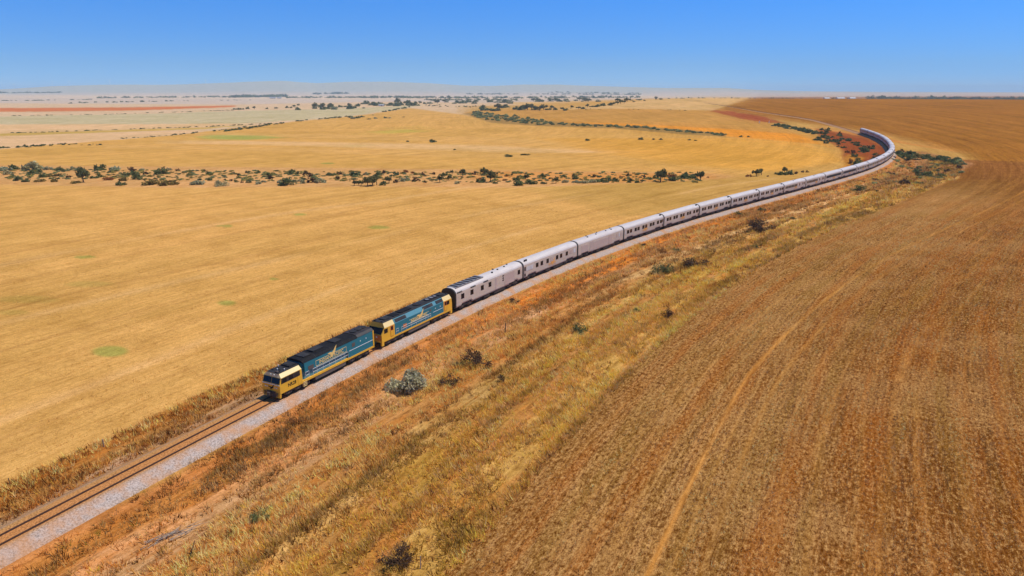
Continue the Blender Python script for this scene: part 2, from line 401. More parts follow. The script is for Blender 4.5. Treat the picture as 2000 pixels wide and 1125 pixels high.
nr, na = R_.shape
idx = np.arange(nr * na).reshape(nr, na)
F = np.stack([idx[:-1, :-1], idx[:-1, 1:], idx[1:, 1:], idx[1:, :-1]], -1).reshape(-1, 4)[:, ::-1]
gm, nt, b = new_mat('farmland')
col = N(nt, 'ShaderNodeAttribute', attribute_name='Col').outputs['Color']
kk = nt.nodes.new('ShaderNodeSeparateColor'); nt.links.new(N(nt, 'ShaderNodeAttribute', attribute_name='Kind').outputs['Color'], kk.inputs[0])
kst, kve, ksk = kk.outputs[0], kk.outputs[1], kk.outputs[2]
su = N(nt, 'ShaderNodeAttribute', attribute_name='Along').outputs['Vector']
pos = N(nt, 'ShaderNodeTexCoord').outputs['Object']
mp = N(nt, 'ShaderNodeMapping'); mp.inputs['Scale'].default_value = (.42, .012, 1); nt.links.new(su, mp.inputs[0])
mp2 = N(nt, 'ShaderNodeMapping'); mp2.inputs['Scale'].default_value = (.11, .005, 1); nt.links.new(su, mp2.inputs[0])
mp3 = N(nt, 'ShaderNodeMapping'); mp3.inputs['Scale'].default_value = (1.6, .10, 1); nt.links.new(su, mp3.inputs[0])
st1 = noise(nt, mp.outputs[0], 1.0, 5, .65); st2 = noise(nt, mp2.outputs[0], 1.0, 4, .6); st3 = noise(nt, mp3.outputs[0], 1.0, 4, .7)
big = noise(nt, pos, .011, 4, .6); mid = noise(nt, pos, .09, 5, .65); fine = noise(nt, pos, 1.6, 6, .75); mp6 = N(nt, 'ShaderNodeMapping'); mp6.inputs['Scale'].default_value = (1, .45, 1); nt.links.new(su, mp6.inputs[0]); spk = noise(nt, mp6.outputs[0], 2.6, 6, .82); spk2 = noise(nt, mp6.outputs[0], 7.0, 3, .8)
c = col
c = mixc(nt, mathn(nt, 'MULTIPLY', ramp(nt, big, .35, .65), .30), c, P(190, 150, 66), 'MIX') if False else c
def darken(c, f, amt, dark, pale, wd=.25):
    # f 0..1 noise; shift towards a darker or a paler soil / straw colour
    lo = mathn(nt, 'MULTIPLY', ramp(nt, f, .50, .50 - wd), amt); hi = mathn(nt, 'MULTIPLY', ramp(nt, f, .50, .50 + wd), amt)
    c = mixc(nt, lo, c, mixc(nt, 1.0, c, dark, 'MULTIPLY')); return mixc(nt, hi, c, mixc(nt, 1.0, c, pale, 'MULTIPLY'))
c = darken(c, big, .9, (.82, .82, .70), (1.10, 1.06, 1.10))
c = darken(c, st2, mathn(nt, 'MULTIPLY', ksk, 1.0), (.72, .72, .60), (1.22, 1.2, 1.3))
c = darken(c, st1, mathn(nt, 'MULTIPLY', ksk, 1.0), (.70, .62, .50), (1.25, 1.28, 1.45))
mp4 = N(nt, 'ShaderNodeMapping'); mp4.inputs['Scale'].default_value = (3.4, .30, 1); nt.links.new(su, mp4.inputs[0])
st4 = noise(nt, mp4.outputs[0], 1.0, 3, .7); grain = noise(nt, pos, 5.5, 3, .8)
c = darken(c, st3, mathn(nt, 'MULTIPLY', ksk, .8), (.70, .62, .50), (1.2, 1.22, 1.35), .16)
c = darken(c, st4, mathn(nt, 'ADD', mathn(nt, 'MULTIPLY', kst, .6), .35), (.66, .58, .48), (1.22, 1.24, 1.3), .16)
c = darken(c, grain, mathn(nt, 'ADD', mathn(nt, 'MULTIPLY', kst, .35), .5), (.58, .50, .42), (1.25, 1.27, 1.32), .16)
c = darken(c, mid, .8, (.80, .76, .66), (1.15, 1.16, 1.2))
c = darken(c, fine, .6, (.66, .60, .52), (1.22, 1.24, 1.3), .17)
mp5 = N(nt, 'ShaderNodeMapping'); mp5.inputs['Scale'].default_value = (1, .28, 1); nt.links.new(su, mp5.inputs[0])
v1 = noise(nt, mp5.outputs[0], .35, 4, .7); v2 = noise(nt, mp5.outputs[0], 1.2, 4, .7)
c = mixc(nt, mathn(nt, 'MULTIPLY', kve, mathn(nt, 'MULTIPLY', ramp(nt, v1, .52, .70), .6)), c, tuple(P(222, 130, 48)))
c = mixc(nt, mathn(nt, 'MULTIPLY', kve, mathn(nt, 'MULTIPLY', ramp(nt, v2, .52, .64), .6)), c, tuple(P(112, 62, 18)))  # dark patches paint the shade between grass tufts into the ground
rw = noise(nt, mp4.outputs[0], .55, 3, .7)
c = mixc(nt, mathn(nt, 'MULTIPLY', kst, mathn(nt, 'MULTIPLY', ramp(nt, rw, .50, .40), .55)), c, tuple(P(112, 64, 18)))
c = mixc(nt, mathn(nt, 'MULTIPLY', kst, mathn(nt, 'MULTIPLY', ramp(nt, rw, .53, .62), .45)), c, tuple(P(206, 156, 96)))
rp1 = noise(nt, mp2.outputs[0], 2.6, 4, .65); rp2 = noise(nt, pos, .05, 4, .6)
c = mixc(nt, mathn(nt, 'MULTIPLY', kst, mathn(nt, 'MULTIPLY', ramp(nt, rp2, .48, .62), .55)), c, tuple(P(192, 142, 82)))
c = mixc(nt, mathn(nt, 'MULTIPLY', kst, mathn(nt, 'MULTIPLY', ramp(nt, rp1, .50, .62), .55)), c, tuple(P(176, 98, 30)))
c = mixc(nt, mathn(nt, 'MULTIPLY', kst, mathn(nt, 'MULTIPLY', ramp(nt, rp1, .47, .36), .45)), c, tuple(P(150, 112, 44)))
c = mixc(nt, mathn(nt, 'MULTIPLY', kst, mathn(nt, 'MULTIPLY', ramp(nt, spk, .475, .425), .9)), c, tuple(P(92, 46, 6)))
c = mixc(nt, mathn(nt, 'MULTIPLY', kst, mathn(nt, 'MULTIPLY', ramp(nt, spk, .535, .585), .8)), c, tuple(P(220, 166, 96)))
c = mixc(nt, mathn(nt, 'MULTIPLY', kst, mathn(nt, 'MULTIPLY', ramp(nt, spk2, .47, .41), .7)), c, tuple(P(104, 54, 10)))
nt.links.new(c, b.inputs['Base Color']); b.inputs['Roughness'].default_value = 1.0; b.inputs['Specular IOR Level'].default_value = 0.0
bp = N(nt, 'ShaderNodeBump', Strength=.6, Distance=.25); nt.links.new(fine, bp.inputs['Height']); nt.links.new(bp.outputs[0], b.inputs['Normal'])
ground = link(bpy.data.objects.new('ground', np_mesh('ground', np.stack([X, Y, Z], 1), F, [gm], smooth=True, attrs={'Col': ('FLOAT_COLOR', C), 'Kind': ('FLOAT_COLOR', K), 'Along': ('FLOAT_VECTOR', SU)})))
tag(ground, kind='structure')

# ------------------------------------------------------------------ ballast and rails
prof = [(4.9,-1.85),(3.7,-1.0),(2.9,-.62),(2.1,-.24),(1.7,-.17),(.8,-.17),(.6,-.17),(-.6,-.17),(-.8,-.17),(-1.2,-.17),(-1.6,-.22),(-2.3,-.55),(-3.1,-1.0),(-4.1,-1.9)]
pc = [(196,140,84),(198,148,96),(202,164,128),(206,156,104),(200,146,84),(208,142,82),(206,140,80),(206,140,80),(206,140,80),(200,156,114),(196,172,154),(196,178,164),(194,170,150),(204,148,96)]
nT = len(TR); V = []; CC = []
for i in range(nT):
    for (uo, zo), cc in zip(prof, pc):
        V.append((TR[i, 0] + TN[i, 0] * uo, TR[i, 1] + TN[i, 1] * uo, ZT[i] + zo)); CC.append(P(*cc))
k = len(prof); ii = np.arange(nT * k).reshape(nT, k)
F = np.stack([ii[:-1, :-1], ii[:-1, 1:], ii[1:, 1:], ii[1:, :-1]], -1).reshape(-1, 4)[:, ::-1]
bmat, nt, b = new_mat('ballast_stone')
col = N(nt, 'ShaderNodeAttribute', attribute_name='Col').outputs['Color']; pos = N(nt, 'ShaderNodeTexCoord').outputs['Object']
s1 = noise(nt, pos, 5.0, 4, .8); s2 = noise(nt, pos, .35, 4, .6)
vo = N(nt, 'ShaderNodeTexVoronoi', Scale=4.5); nt.links.new(pos, vo.inputs['Vector'])
c = mixc(nt, ramp(nt, s1, .52, .36), col, mixc(nt, 1.0, col, (.45, .42, .40), 'MULTIPLY'))
c = mixc(nt, ramp(nt, s1, .54, .68), c, mixc(nt, 1.0, col, (1.3, 1.32, 1.35), 'MULTIPLY'))
c = mixc(nt, mathn(nt, 'MULTIPLY', ramp(nt, s2, .45, .65), .6), c, tuple(P(205, 140, 78)))
nt.links.new(c, b.inputs['Base Color']); b.inputs['Roughness'].default_value = .95; b.inputs['Specular IOR Level'].default_value = .1
bp = N(nt, 'ShaderNodeBump', Strength=.8, Distance=.08); nt.links.new(vo.outputs['Distance'], bp.inputs['Height']); nt.links.new(bp.outputs[0], b.inputs['Normal'])
bal = link(bpy.data.objects.new('track_bed', np_mesh('track_bed', V, F, [bmat], smooth=False, attrs={'Col': ('FLOAT_COLOR', np.array(CC))})))
tag(bal, kind='structure')
M['rail'] = paint('rusty_rail', (.075, .038, .022), .55, .3, dirt=.5, dirtcol=(.16, .07, .03))
trk = empty('railway_track', (float(TR[30, 0]), float(TR[30, 1]), 0)); bpy.context.view_layer.update()
tag(trk, 'single line of rusty steel rails on grey ballast under and ahead of the train', 'railway track')
for side in (.77, -.77):
    V = []
    for i in range(nT):
        for uo, zo in ((.065, -.2), (.045, 0), (-.045, 0), (-.065, -.2)):
            V.append((TR[i, 0] + TN[i, 0] * (side + uo) - TR[30, 0], TR[i, 1] + TN[i, 1] * (side + uo) - TR[30, 1], ZT[i] + zo))
    ii = np.arange(nT * 4).reshape(nT, 4)
    F = np.stack([ii[:-1, :-1], ii[:-1, 1:], ii[1:, 1:], ii[1:, :-1]], -1).reshape(-1, 4)[:, ::-1]
    link(bpy.data.objects.new('rail', np_mesh('rail', V, F, [M['rail']])), trk)

# ------------------------------------------------------------------ rolling stock
def text_mesh(body, size, depth, bold=.0):
    cu = bpy.data.curves.new('lettering', 'FONT'); cu.body = body; cu.size = size; cu.extrude = depth; cu.align_x = 'CENTER'; cu.align_y = 'CENTER'; cu.offset = bold; cu.resolution_u = 2
    o = bpy.data.objects.new('lettering', cu); COL.objects.link(o); bpy.context.view_layer.update()
    me = bpy.data.meshes.new_from_object(o.evaluated_get(bpy.context.evaluated_depsgraph_get()))
    bpy.data.objects.remove(o); me.name = 'lettering'; return me
def side_matrix(x, y, z, sgn):               # text plane on the +y or the -y side of a vehicle
    return Matrix(((-sgn, 0, 0, x), (0, 0, sgn, y * sgn), (0, 1, 0, z), (0, 0, 0, 1)))
def put_text(parent, me, mat, x, y, z, sides=(1, -1), name='lettering'):
    if not me.materials: me.materials.append(mat)
    for sg in sides:
        o = link(bpy.data.objects.new(name, me), parent); o.matrix_local = side_matrix(x, y, z, sg)
BIRD = [(-.10,-.62),(.06,-.30),(.42,-.16),(.80,.10),(1.05,.62),(1.30,1.25),(.92,1.0),(.55,.62),(.22,.36),(.02,.28),(-.22,.40),(-.60,.42),(-1.15,.34),(-.75,.16),(-.40,-.02),(-.30,-.22),(-.42,-.34),(-.28,-.40)]
def bird_mesh(sc_, mat):
    mb = MB(); mb.poly([(a * sc_, b * sc_, 0) for a, b in BIRD], (0, 0, 1), .012); me = mb.mesh('eagle_emblem', mat); return me
def put_bird(parent, me, x, y, z, sides=(1, -1)):
    for sg in sides:
        o = link(bpy.data.objects.new('eagle_emblem', me), parent); o.matrix_local = side_matrix(x, y, z, sg)
def bogie(parent, x, axles, half=1.18, dark='under'):
    b = MB(); L = max(abs(a) for a in axles)
    for sg in (1, -1):
        b.box(x - L - .45, x + L + .45, sg * half - .1, sg * half + .1, .50, .78)
        for a in axles:
            b.box(x + a - .24, x + a + .24, sg * half - .02 - .14, sg * half + .02 + .14, .30, .62)
            b.tube((x + a + .42, sg * (half + .07), .34), (x + a + .42, sg * (half + .07), .86), .12, n=8)
            b.tube((x + a - .42, sg * (half + .07), .34), (x + a - .42, sg * (half + .07), .86), .12, n=8)
        b.tube((x - L, sg * (half + .14), .95), (x + L, sg * (half + .14), .86), .045)
    b.box(x - L, x + L, -half, half, .55, .85)
    bo = b.build('bogie', M[dark], parent)
    for a in axles:
        w = MB()
        for sg in (1, -1): w.tube((x + a, sg * .70, .47), (x + a, sg * .86, .47), .47, n=18)
        w.tube((x + a, -.7, .47), (x + a, .7, .47), .09, n=8)
        w.build('wheel', M['wheel'], bo)
    return bo
def railing(parent, xs, y, z0, z1, sides=(1, -1), ends=True):
    for sg in sides:
        r = MB()
        for x in xs: r.tube((x, sg * y, z0), (x, sg * y, z1), .022)
        for z in (z1, (z0 + z1) * .5 + .04): r.tube((xs[0], sg * y, z), (xs[-1], sg * y, z), .022)
        r.build('handrail', M['white'], parent)
def coupler(parent, x, sg):
    c = MB(); c.box(min(x, x + sg * .55), max(x, x + sg * .55), -.12, .12, .72, .98); c.box(min(x + sg * .42, x + sg * .62), max(x + sg * .42, x + sg * .62), -.22, .22, .68, 1.02)
    c.tube((x, .5, .95), (x + sg * .35, .42, .45), .04); c.tube((x, -.5, .95), (x + sg * .35, -.42, .45), .04)
    c.build('coupler', M['under'], parent)
TXT_BIG = text_mesh('INDIAN PACIFIC', .72, .010, .008); TXT_MID = text_mesh('INDIAN PACIFIC', .62, .010, .010)
TXT_CAR = text_mesh('INDIAN PACIFIC', .44, .008, .010); TXT_NUM = text_mesh('NR28', .66, .010, .012)
BIRD_BIG = bird_mesh(.82, M['gold']); BIRD_MID = bird_mesh(.80, M['gold']); BIRD_CAR = bird_mesh(.85, M['gold_dull']); BIRD_NOSE = bird_mesh(.42, M['black'])

def make_lead_loco():
    R = empty('diesel_locomotive')
    tag(R, 'leading diesel locomotive, teal blue and yellow with a wide flat cab, heading the train', 'locomotive', 'locomotives hauling the train')
    X0 = 10.2
    # frame and sill
    b = MB(); b.box(-X0, 9.7, -1.46, 1.46, .86, 1.14); b.build('sill', M['yellow'], R)
    # cab: raked face, sides leaning in above the windows
    def ring(xs, w=1.0):
        zs = (.82, 2.02, 2.86, 3.30); yy = (1.47, 1.47, 1.44, .98)
        L = [(x, y * w, z) for x, y, z in zip(xs, yy, zs)]; return L + [(x, -y, z) for x, y, z in L[::-1]]
    def half(r0, r1, lo, hi, mat, name):
        mb = MB(); n = 8
        q = [i for i in range(lo, hi)]
        for side in (0, 1):
            pts0 = r0[:4] if side == 0 else r0[4:][::-1]; pts1 = r1[:4] if side == 0 else r1[4:][::-1]
            for i in q: mb.add([pts0[i], pts0[i + 1], pts1[i + 1], pts1[i]], [(0, 1, 2, 3)])
        return mb
    rf = ring((10.15, 10.15, 9.78, 9.55)); rr = ring((5.9, 5.9, 5.9, 5.9))
    cab = half(rf, rr, 0, 2, None, None)
    cab.add([rf[0], rf[1], rf[6], rf[7]], [(0, 1, 2, 3)]); cab.add([rf[1], rf[2], rf[5], rf[6]], [(0, 1, 2, 3)])
    cab.add([rr[0], rr[1], rr[2], rr[3], rr[4], rr[5], rr[6], rr[7]], [tuple(range(8))])
    cab.add([rf[0], rf[7], rr[7], rr[0]], [(0, 1, 2, 3)])
    co_ = cab.build('cab', M['yellow'], R)
    up = half(rf, rr, 2, 3, None, None); up.add([rf[2], rf[3], rf[4], rf[5]], [(0, 1, 2, 3)])
    up.build('cab_roof_edge', M['cream'], R)
    t = MB(); t.box(5.7, 9.6, -.99, .99, 3.297, 3.36); t.box(6.0, 7.3, -.7, .7, 3.36, 3.58); t.box(6.15, 7.15, -.55, .55, 3.58, 3.64)
    for x, y in ((9.0, .6), (9.0, -.6), (8.6, .2), (8.1, -.4), (8.1, .5), (7.6, 0)): t.box(x - .08, x + .08, y - .08, y + .08, 3.36, 3.48)
    ro = t.build('cab_roof', M['roofgrey'], R)
    for x, y in ((8.75, 0), (8.35, .8), (7.75, -.75)): a = MB(); a.tube((x, y, 3.36), (x, y, 3.56), .03); a.box(x - .07, x + .07, y - .05, y + .05, 3.54, 3.60); a.build('antenna', M['white'], ro)
    for y in (.35, .55): hn = MB(); hn.tube((9.1, y, 3.43), (9.5, y, 3.45), .06, .11, 8); hn.build('air_horn', M['under'], ro)
    # windscreen and windows, 2 cm proud
    def P3(i, j, f): return Vector(rf[i]).lerp(Vector(rf[j]), f)
    n = Vector((.9, 0, .43)).normalized()
    for a0, a1 in ((.05, .485), (.515, .95)):
        lo_l, lo_r, hi_l, hi_r = Vector(rf[1]), Vector(rf[6]), Vector(rf[2]), Vector(rf[5])
        q = [lo_l.lerp(lo_r, a0).lerp(hi_l.lerp(hi_r, a0), .10), lo_l.lerp(lo_r, a1).lerp(hi_l.lerp(hi_r, a1), .10), lo_l.lerp(lo_r, a1).lerp(hi_l.lerp(hi_r, a1), .93), lo_l.lerp(lo_r, a0).lerp(hi_l.lerp(hi_r, a0), .93)]
        w = MB(); w.poly([tuple(p) for p in q], n, .03); w.build('windscreen', M['glass'], R)
    v = MB(); v.box(10.14, 10.19, -1.44, 1.44, 1.93, 2.01); v.build('white_stripe', M['white'], R)
    for sg in (1, -1):
        w = MB(); w.poly([(9.86, 1.455 * sg, 2.12), (6.3, 1.455 * sg, 2.12), (6.3, 1.44 * sg, 2.80), (9.72, 1.44 * sg, 2.80)], (0, sg, 0), .035)
        sp = w.build('window_band', M['grille'], R)
        for xa, xb in ((9.45, 8.85), (8.35, 7.65)):
            g = MB(); g.poly([(xa, 1.492 * sg, 2.2), (xb, 1.492 * sg, 2.2), (xb, 1.482 * sg, 2.74), (xa, 1.482 * sg, 2.74)], (0, sg, 0), .02); g.build('window', M['glass'], sp)
        d = MB(); d.box(6.08, 6.78, sg * 1.47, sg * 1.495, 1.0, 2.08); d.build('cab_door', M['yellow'], R)
        st = MB()
        for k in range(4): st.box(5.15, 5.75, sg * 1.30, sg * 1.50, .30 + .2 * k, .34 + .2 * k)
        st.box(5.12, 5.17, sg * 1.3, sg * 1.5, .28, .98); st.box(5.73, 5.78, sg * 1.3, sg * 1.5, .28, .98)
        st.build('step', M['cream'], R)
        for yl in (.95, .65): l = MB(); l.tube((10.14, sg * yl, 1.55), (10.2, sg * yl, 1.55), .09, n=10); l.build('headlight', M['lens'], R)
        mk = MB(); mk.tube((9.60, sg * .28, 3.10), (9.76, sg * .28, 3.08), .10, n=10); mk.build('headlight', M['lens'], R)
    put_text(R, TXT_NUM, M['black'], 7.9, 1.475, 1.52, name='number')
    nb = link(bpy.data.objects.new('eagle_emblem', BIRD_NOSE), R); nb.matrix_local = Matrix(((0, 0, 1, 10.16), (1, 0, 0, 0), (0, 1, 0, 1.45), (0, 0, 0, 1)))
    # pilot
    p = MB(); p.loft([[(10.2, 1.40, .25), (10.2, -1.40, .25), (10.2, -1.46, .84), (10.2, 1.46, .84)], [(9.95, 1.40, .25), (9.95, -1.40, .25), (9.95, -1.46, .84), (9.95, 1.46, .84)]]); p.build('pilot', M['yellow'], R)
    gr = MB(); gr.box(10.2, 10.24, -.75, .75, .28, 1.05)
    for y in (-1.1, -.9, .9, 1.1): gr.tube((10.24, y, .95), (10.32, y, .45), .05)
    gr.build('pilot_hoses', M['under'], R); coupler(R, 10.2, 1); coupler(R, -X0, -1)
    # long body: recessed engine hood with a walkway, then full width
    pr = lambda w: [(w, 1.14), (w, 3.48), (w - .05, 3.50), (-w + .05, 3.50), (-w, 3.48), (-w, 1.14)]
    b = MB(); b.prism(pr(1.18), -4.0, 5.62); b.prism(pr(1.43), -X0 + .05, -4.0); b.prism([(1.43, 2.15), (1.43, 3.48), (-1.43, 3.48), (-1.43, 2.15)], -4.0 + .002, 5.3)
    b.build('body', M['blue'], R)
    k = MB(); 
    for sg in (1, -1): k.box(-3.95, 5.3, sg * 1.185, sg * 1.2, 1.16, 2.13)
    k.build('walkway_recess', M['blue_light'], R)
    rp = [(1.46, 3.47), (1.12, 3.78), (.5, 3.86), (-.5, 3.86), (-1.12, 3.78), (-1.46, 3.47)]
    r = MB(); r.prism(rp, -6.2, 5.55); r.build('roof', M['black'], R)
    r = MB(); r.prism([(y * 1.0, z + .06) for y, z in rp], -X0 + .02, -6.25); rad = r.build('radiator_housing', M['grille'], R)
    r = MB()
    for x in (-7.2, -8.4, -9.5): r.tube((x, 0, 3.9), (x, 0, 4.03), .55, n=18)
    r.build('fan', M['roofgrey'], rad)
    for bx in ((.2, 2.4, -.55, .55, 3.88, 4.06), (-3.6, -2.0, -.7, .7, 3.88, 3.98), (3.2, 4.6, -.8, .8, 3.86, 3.97)): e = MB(); e.box(*bx); e.build('roof_hatch', M['roofgrey'], R)
    for x in (-.4, -3.1, 2.9):
        s = MB(); s.prism([(y * 1.005, z + .015) for y, z in rp], x - .04, x + .04); s.build('roof_seam', M['roofgrey'], R)
    for sg in (1, -1):
        g = MB(); g.box(3.5, 4.6, sg * 1.43, sg * 1.45, 2.2, 2.75); g.build('louvre', M['tank'], R)
        g = MB(); g.box(-5.6, -4.9, sg * 1.43, sg * 1.45, 2.5, 3.05); g.build('louvre', M['tank'], R)
        g = MB(); g.box(-X0, -X0 + .28, sg * 1.44, sg * 1.475, 1.14, 3.5); g.build('end_corner', M['yellow'], R)
        g = MB(); g.box(-9.9, -4.2, sg * 1.43, sg * 1.455, 2.06, 2.13); g.build('white_stripe', M['white'], R)
        for x in (-8.3, -6.9): g = MB(); g.box(x - .08, x + .08, sg * 1.43, sg * 1.45, 2.75, 2.92); g.build('marker_plate', M['white'], R)
        fr = MB(); x0, x1, z0, z1 = -3.6, 3.05, 2.22, 3.0
        fr.box(x0, x1, sg * 1.431, sg * 1.447, z0, z0 + .05); fr.box(x0, x1, sg * 1.431, sg * 1.447, z1 - .05, z1); fr.box(x0, x0 + .05, sg * 1.431, sg * 1.447, z0 + .05, z1 - .05); fr.box(x1 - .05, x1, sg * 1.431, sg * 1.447, z0 + .05, z1 - .05)
        fr.build('name_border', M['cream'], R)
    put_text(R, TXT_BIG, M['gold'], -.28, 1.432, 2.60); put_bird(R, BIRD_BIG, -.4, 1.45, 2.92)
    railing(R, [5.2, 4.5], 1.44, 1.14, 2.1); railing(R, [3.7, 2.9, 1.6, .3, -1.0, -2.3, -3.0, -3.9], 1.44, 1.14, 2.1)
    tk = MB(); tk.prism([(1.40, .85), (1.42, .35), (1.15, .2), (-1.15, .2), (-1.42, .35), (-1.40, .85)], -3.3, 3.3); tk.build('fuel_tank', M['tank'], R)
    bogie(R, 6.7, (-1.75, 0, 1.75)); bogie(R, -6.7, (-1.75, 0, 1.75))
    u = MB(); u.box(-9.9, 9.6, -1.1, 1.1, .7, .86); u.build('underframe', M['under'], R)
    return R

def make_second_loco():
    R = empty('diesel_locomotive')
    tag(R, 'second diesel locomotive, teal with yellow cabs at both ends and dark roof grilles', 'locomotive', 'locomotives hauling the train')
    X0 = 9.6
    b = MB(); b.box(-X0, X0 - .1, -1.46, 1.46, .86, 1.12); b.build('sill', M['yellow'], R)
    sec = [(1.44, 1.12), (1.44, 2.86), (1.05, 3.52), (-1.05, 3.52), (-1.44, 2.86), (-1.44, 1.12)]
    b = MB(); b.prism(sec, -7.0, 6.4); b.build('body', M['blue'], R)
    for sg in (1, -1):
        s = MB(); s.poly([(6.3, sg * 1.444, 2.88), (-6.9, sg * 1.444, 2.88), (-6.9, sg * 1.062, 3.515), (6.3, sg * 1.062, 3.515)], (0, sg * .86, .5), .02)
        sl_ = s.build('sloped_panel', M['blue_light'], R)
        for xa, xb in ((6.1, 3.3), (-1.2, -4.0), (-4.9, -9.0 + 2.1)):
            g = MB(); q = []
            for x, f in ((xa, .12), (xb, .12), (xb, .84), (xa, .84)): q.append((x, sg * (1.444 - .382 * f + .012), 2.88 + .635 * f + .01))
            g.poly(q, (0, sg * .86, .5), .03); g.build('grille', M['grille'], sl_)
    # raked front cab and flat rear cab
    for nm, xf0, xf1, xb in (('front', X0, X0 - .75, 6.42), ('rear', -X0, -X0 + .15, -7.02)):
        s = 1 if nm == 'front' else -1
        r0 = [(xf0, 1.45, .8), (xf0, 1.45, 2.0), (xf1, 1.45, 2.88), (xf1 - .15 * s, 1.05, 3.54)]; r0 = r0 + [(x, -y, z) for x, y, z in r0[::-1]]
        r1 = [(xb, y, z) for x, y, z in r0]
        c = MB()
        for side in (0, 1):
            a = r0[:4] if side == 0 else r0[4:][::-1]; bb = r1[:4] if side == 0 else r1[4:][::-1]
            for i in (0, 1): c.add([a[i], a[i + 1], bb[i + 1], bb[i]], [(0, 1, 2, 3)])
        for i, j in ((0, 1), (1, 2), (2, 3)): c.add([r0[i], r0[j], r0[7 - j], r0[7 - i]], [(0, 1, 2, 3)])
        c.add([r0[0], r0[7], r1[7], r1[0]], [(0, 1, 2, 3)]); c.add(r1, [tuple(range(8))])
        cb = c.build('cab', M['yellow'], R)
        e = MB()
        for side in (0, 1):
            a = r0[:4] if side == 0 else r0[4:][::-1]; bb = r1[:4] if side == 0 else r1[4:][::-1]
            e.add([a[2], a[3], bb[3], bb[2]], [(0, 1, 2, 3)])
        e.build('cab_roof_edge', M['cream'], R)
        t = MB(); t.box(min(xf1 - .15 * s, xb), max(xf1 - .15 * s, xb), -1.06, 1.06, 3.535, 3.60); t.box(*sorted((xf1 - 1.2 * s, xf1 - 2.2 * s)), -.6, .6, 3.6, 3.76)
        t.box(*sorted((xf1 - .3 * s, xf1 - .5 * s)), -.8, -.5, 3.6, 3.74); t.box(*sorted((xf1 - .3 * s, xf1 - .5 * s)), .5, .8, 3.6, 3.74); t.build('cab_roof', M['roofgrey'], R)
        if nm == 'front':
            w = MB(); w.poly([(xf0 - .04, 1.32, 2.05), (xf0 - .04, -1.32, 2.05), (xf1 + .03, -1.32, 2.82), (xf1 + .03, 1.32, 2.82)], (.76, 0, .65), .03); w.build('windscreen', M['glass'], R)
            o = MB(); o.box(X0, X0 + .03, -1.3, 1.3, 1.1, 1.95); o.build('nose_panel', M['orange'], R)
            for y in (.5, -.5): l = MB(); l.tube((X0 + .03, y, 1.62), (X0 + .1, y, 1.62), .14, n=10); l.build('headlight', M['lens'], R)
        for sg in (1, -1):
            xa = 8.55 if s > 0 else -8.35
            w = MB(); w.box(xa - .42, xa + .42, sg * 1.45, sg * 1.475, 2.08, 2.72); wn = w.build('window', M['glass'], R)
            xd = 7.1 if s > 0 else -7.6
            d = MB(); d.box(xd - .38, xd + .38, sg * 1.45, sg * 1.47, 1.15, 2.8); dr = d.build('cab_door', M['orange'], R)
            d = MB(); d.box(xd - .30, xd + .30, sg * 1.47, sg * 1.485, 1.22, 2.05); d.build('door_panel', M['yellow'], dr)
            d = MB(); d.box(xd - .22, xd + .22, sg * 1.47, sg * 1.485, 2.15, 2.7); d.build('window', M['glass'], dr)
            p = MB(); p.box(*sorted((xf0, xf0 - .5 * s)), sg * 1.2, sg * 1.45, .28, .8); p.build('step_guard', M['yellow'], R)
        coupler(R, xf0, s)
    rp = MB(); rp.prism([(1.06, 3.515), (.7, 3.62), (-.7, 3.62), (-1.06, 3.515)], -6.98, 6.38); rp.build('roof', M['roofgrey'], R)
    for x, r in ((-4.3, .56), (-5.5, .56), (-6.5, .5), (-1.4, .72)):
        f = MB(); f.tube((x, 0, 3.6), (x, 0, 3.76), r, n=20); fo = f.build('fan', M['grille'], R)
        f = MB(); f.tube((x, 0, 3.76), (x, 0, 3.785), r * .55, n=16); f.build('fan_hub', M['fan'] if x < -2 else M['roofgrey'], fo)
    for bx in ((.8, 3.6, -.6, .6, 3.6, 3.76), (4.2, 5.6, -.7, .7, 3.6, 3.7)): e = MB(); e.box(*bx); e.build('roof_hatch', M['black'], R)
    for sg in (1, -1):
        g = MB(); g.box(-3.35, -2.95, sg * 1.44, sg * 1.46, 2.25, 2.6); g.build('louvre', M['tank'], R)
        g = MB(); g.box(3.4, 4.3, sg * 1.44, sg * 1.46, 1.65, 2.15); g.build('louvre', M['orange'], R)
        g = MB(); g.box(-6.8, -3.9, sg * 1.44, sg * 1.46, 1.86, 1.92); g.build('white_stripe', M['white'], R)
        for x in (-4.6, -6.0): g = MB(); g.box(x - .08, x + .08, sg * 1.44, sg * 1.46, 2.3, 2.46); g.build('marker_plate', M['white'], R)
        fr = MB(); x0, x1, z0, z1 = -2.7, 2.7, 1.78, 2.42
        fr.box(x0, x1, sg * 1.441, sg * 1.455, z0, z0 + .04); fr.box(x0, x1, sg * 1.441, sg * 1.455, z1 - .04, z1); fr.build('name_border', M['cream'], R)
    put_text(R, TXT_MID, M['gold'], 0, 1.442, 2.1); put_bird(R, BIRD_MID, -.2, 1.46, 2.28)
    railing(R, [6.1, 5.5], 1.47, 1.12, 1.95); railing(R, [4.8, 3.5, 2.2, .9, -.4, -1.7, -2.4, -3.2], 1.47, 1.12, 1.9)
    tk = MB(); tk.prism([(1.38, .85), (1.40, .35), (1.15, .2), (-1.15, .2), (-1.40, .35), (-1.38, .85)], -2.9, 2.9); tk.build('fuel_tank', M['tank'], R)
    bogie(R, 6.2, (-1.65, 0, 1.65)); bogie(R, -6.2, (-1.65, 0, 1.65))
    u = MB(); u.box(-9.2, 9.2, -1.1, 1.1, .7, .86); u.build('underframe', M['under'], R)
    return R

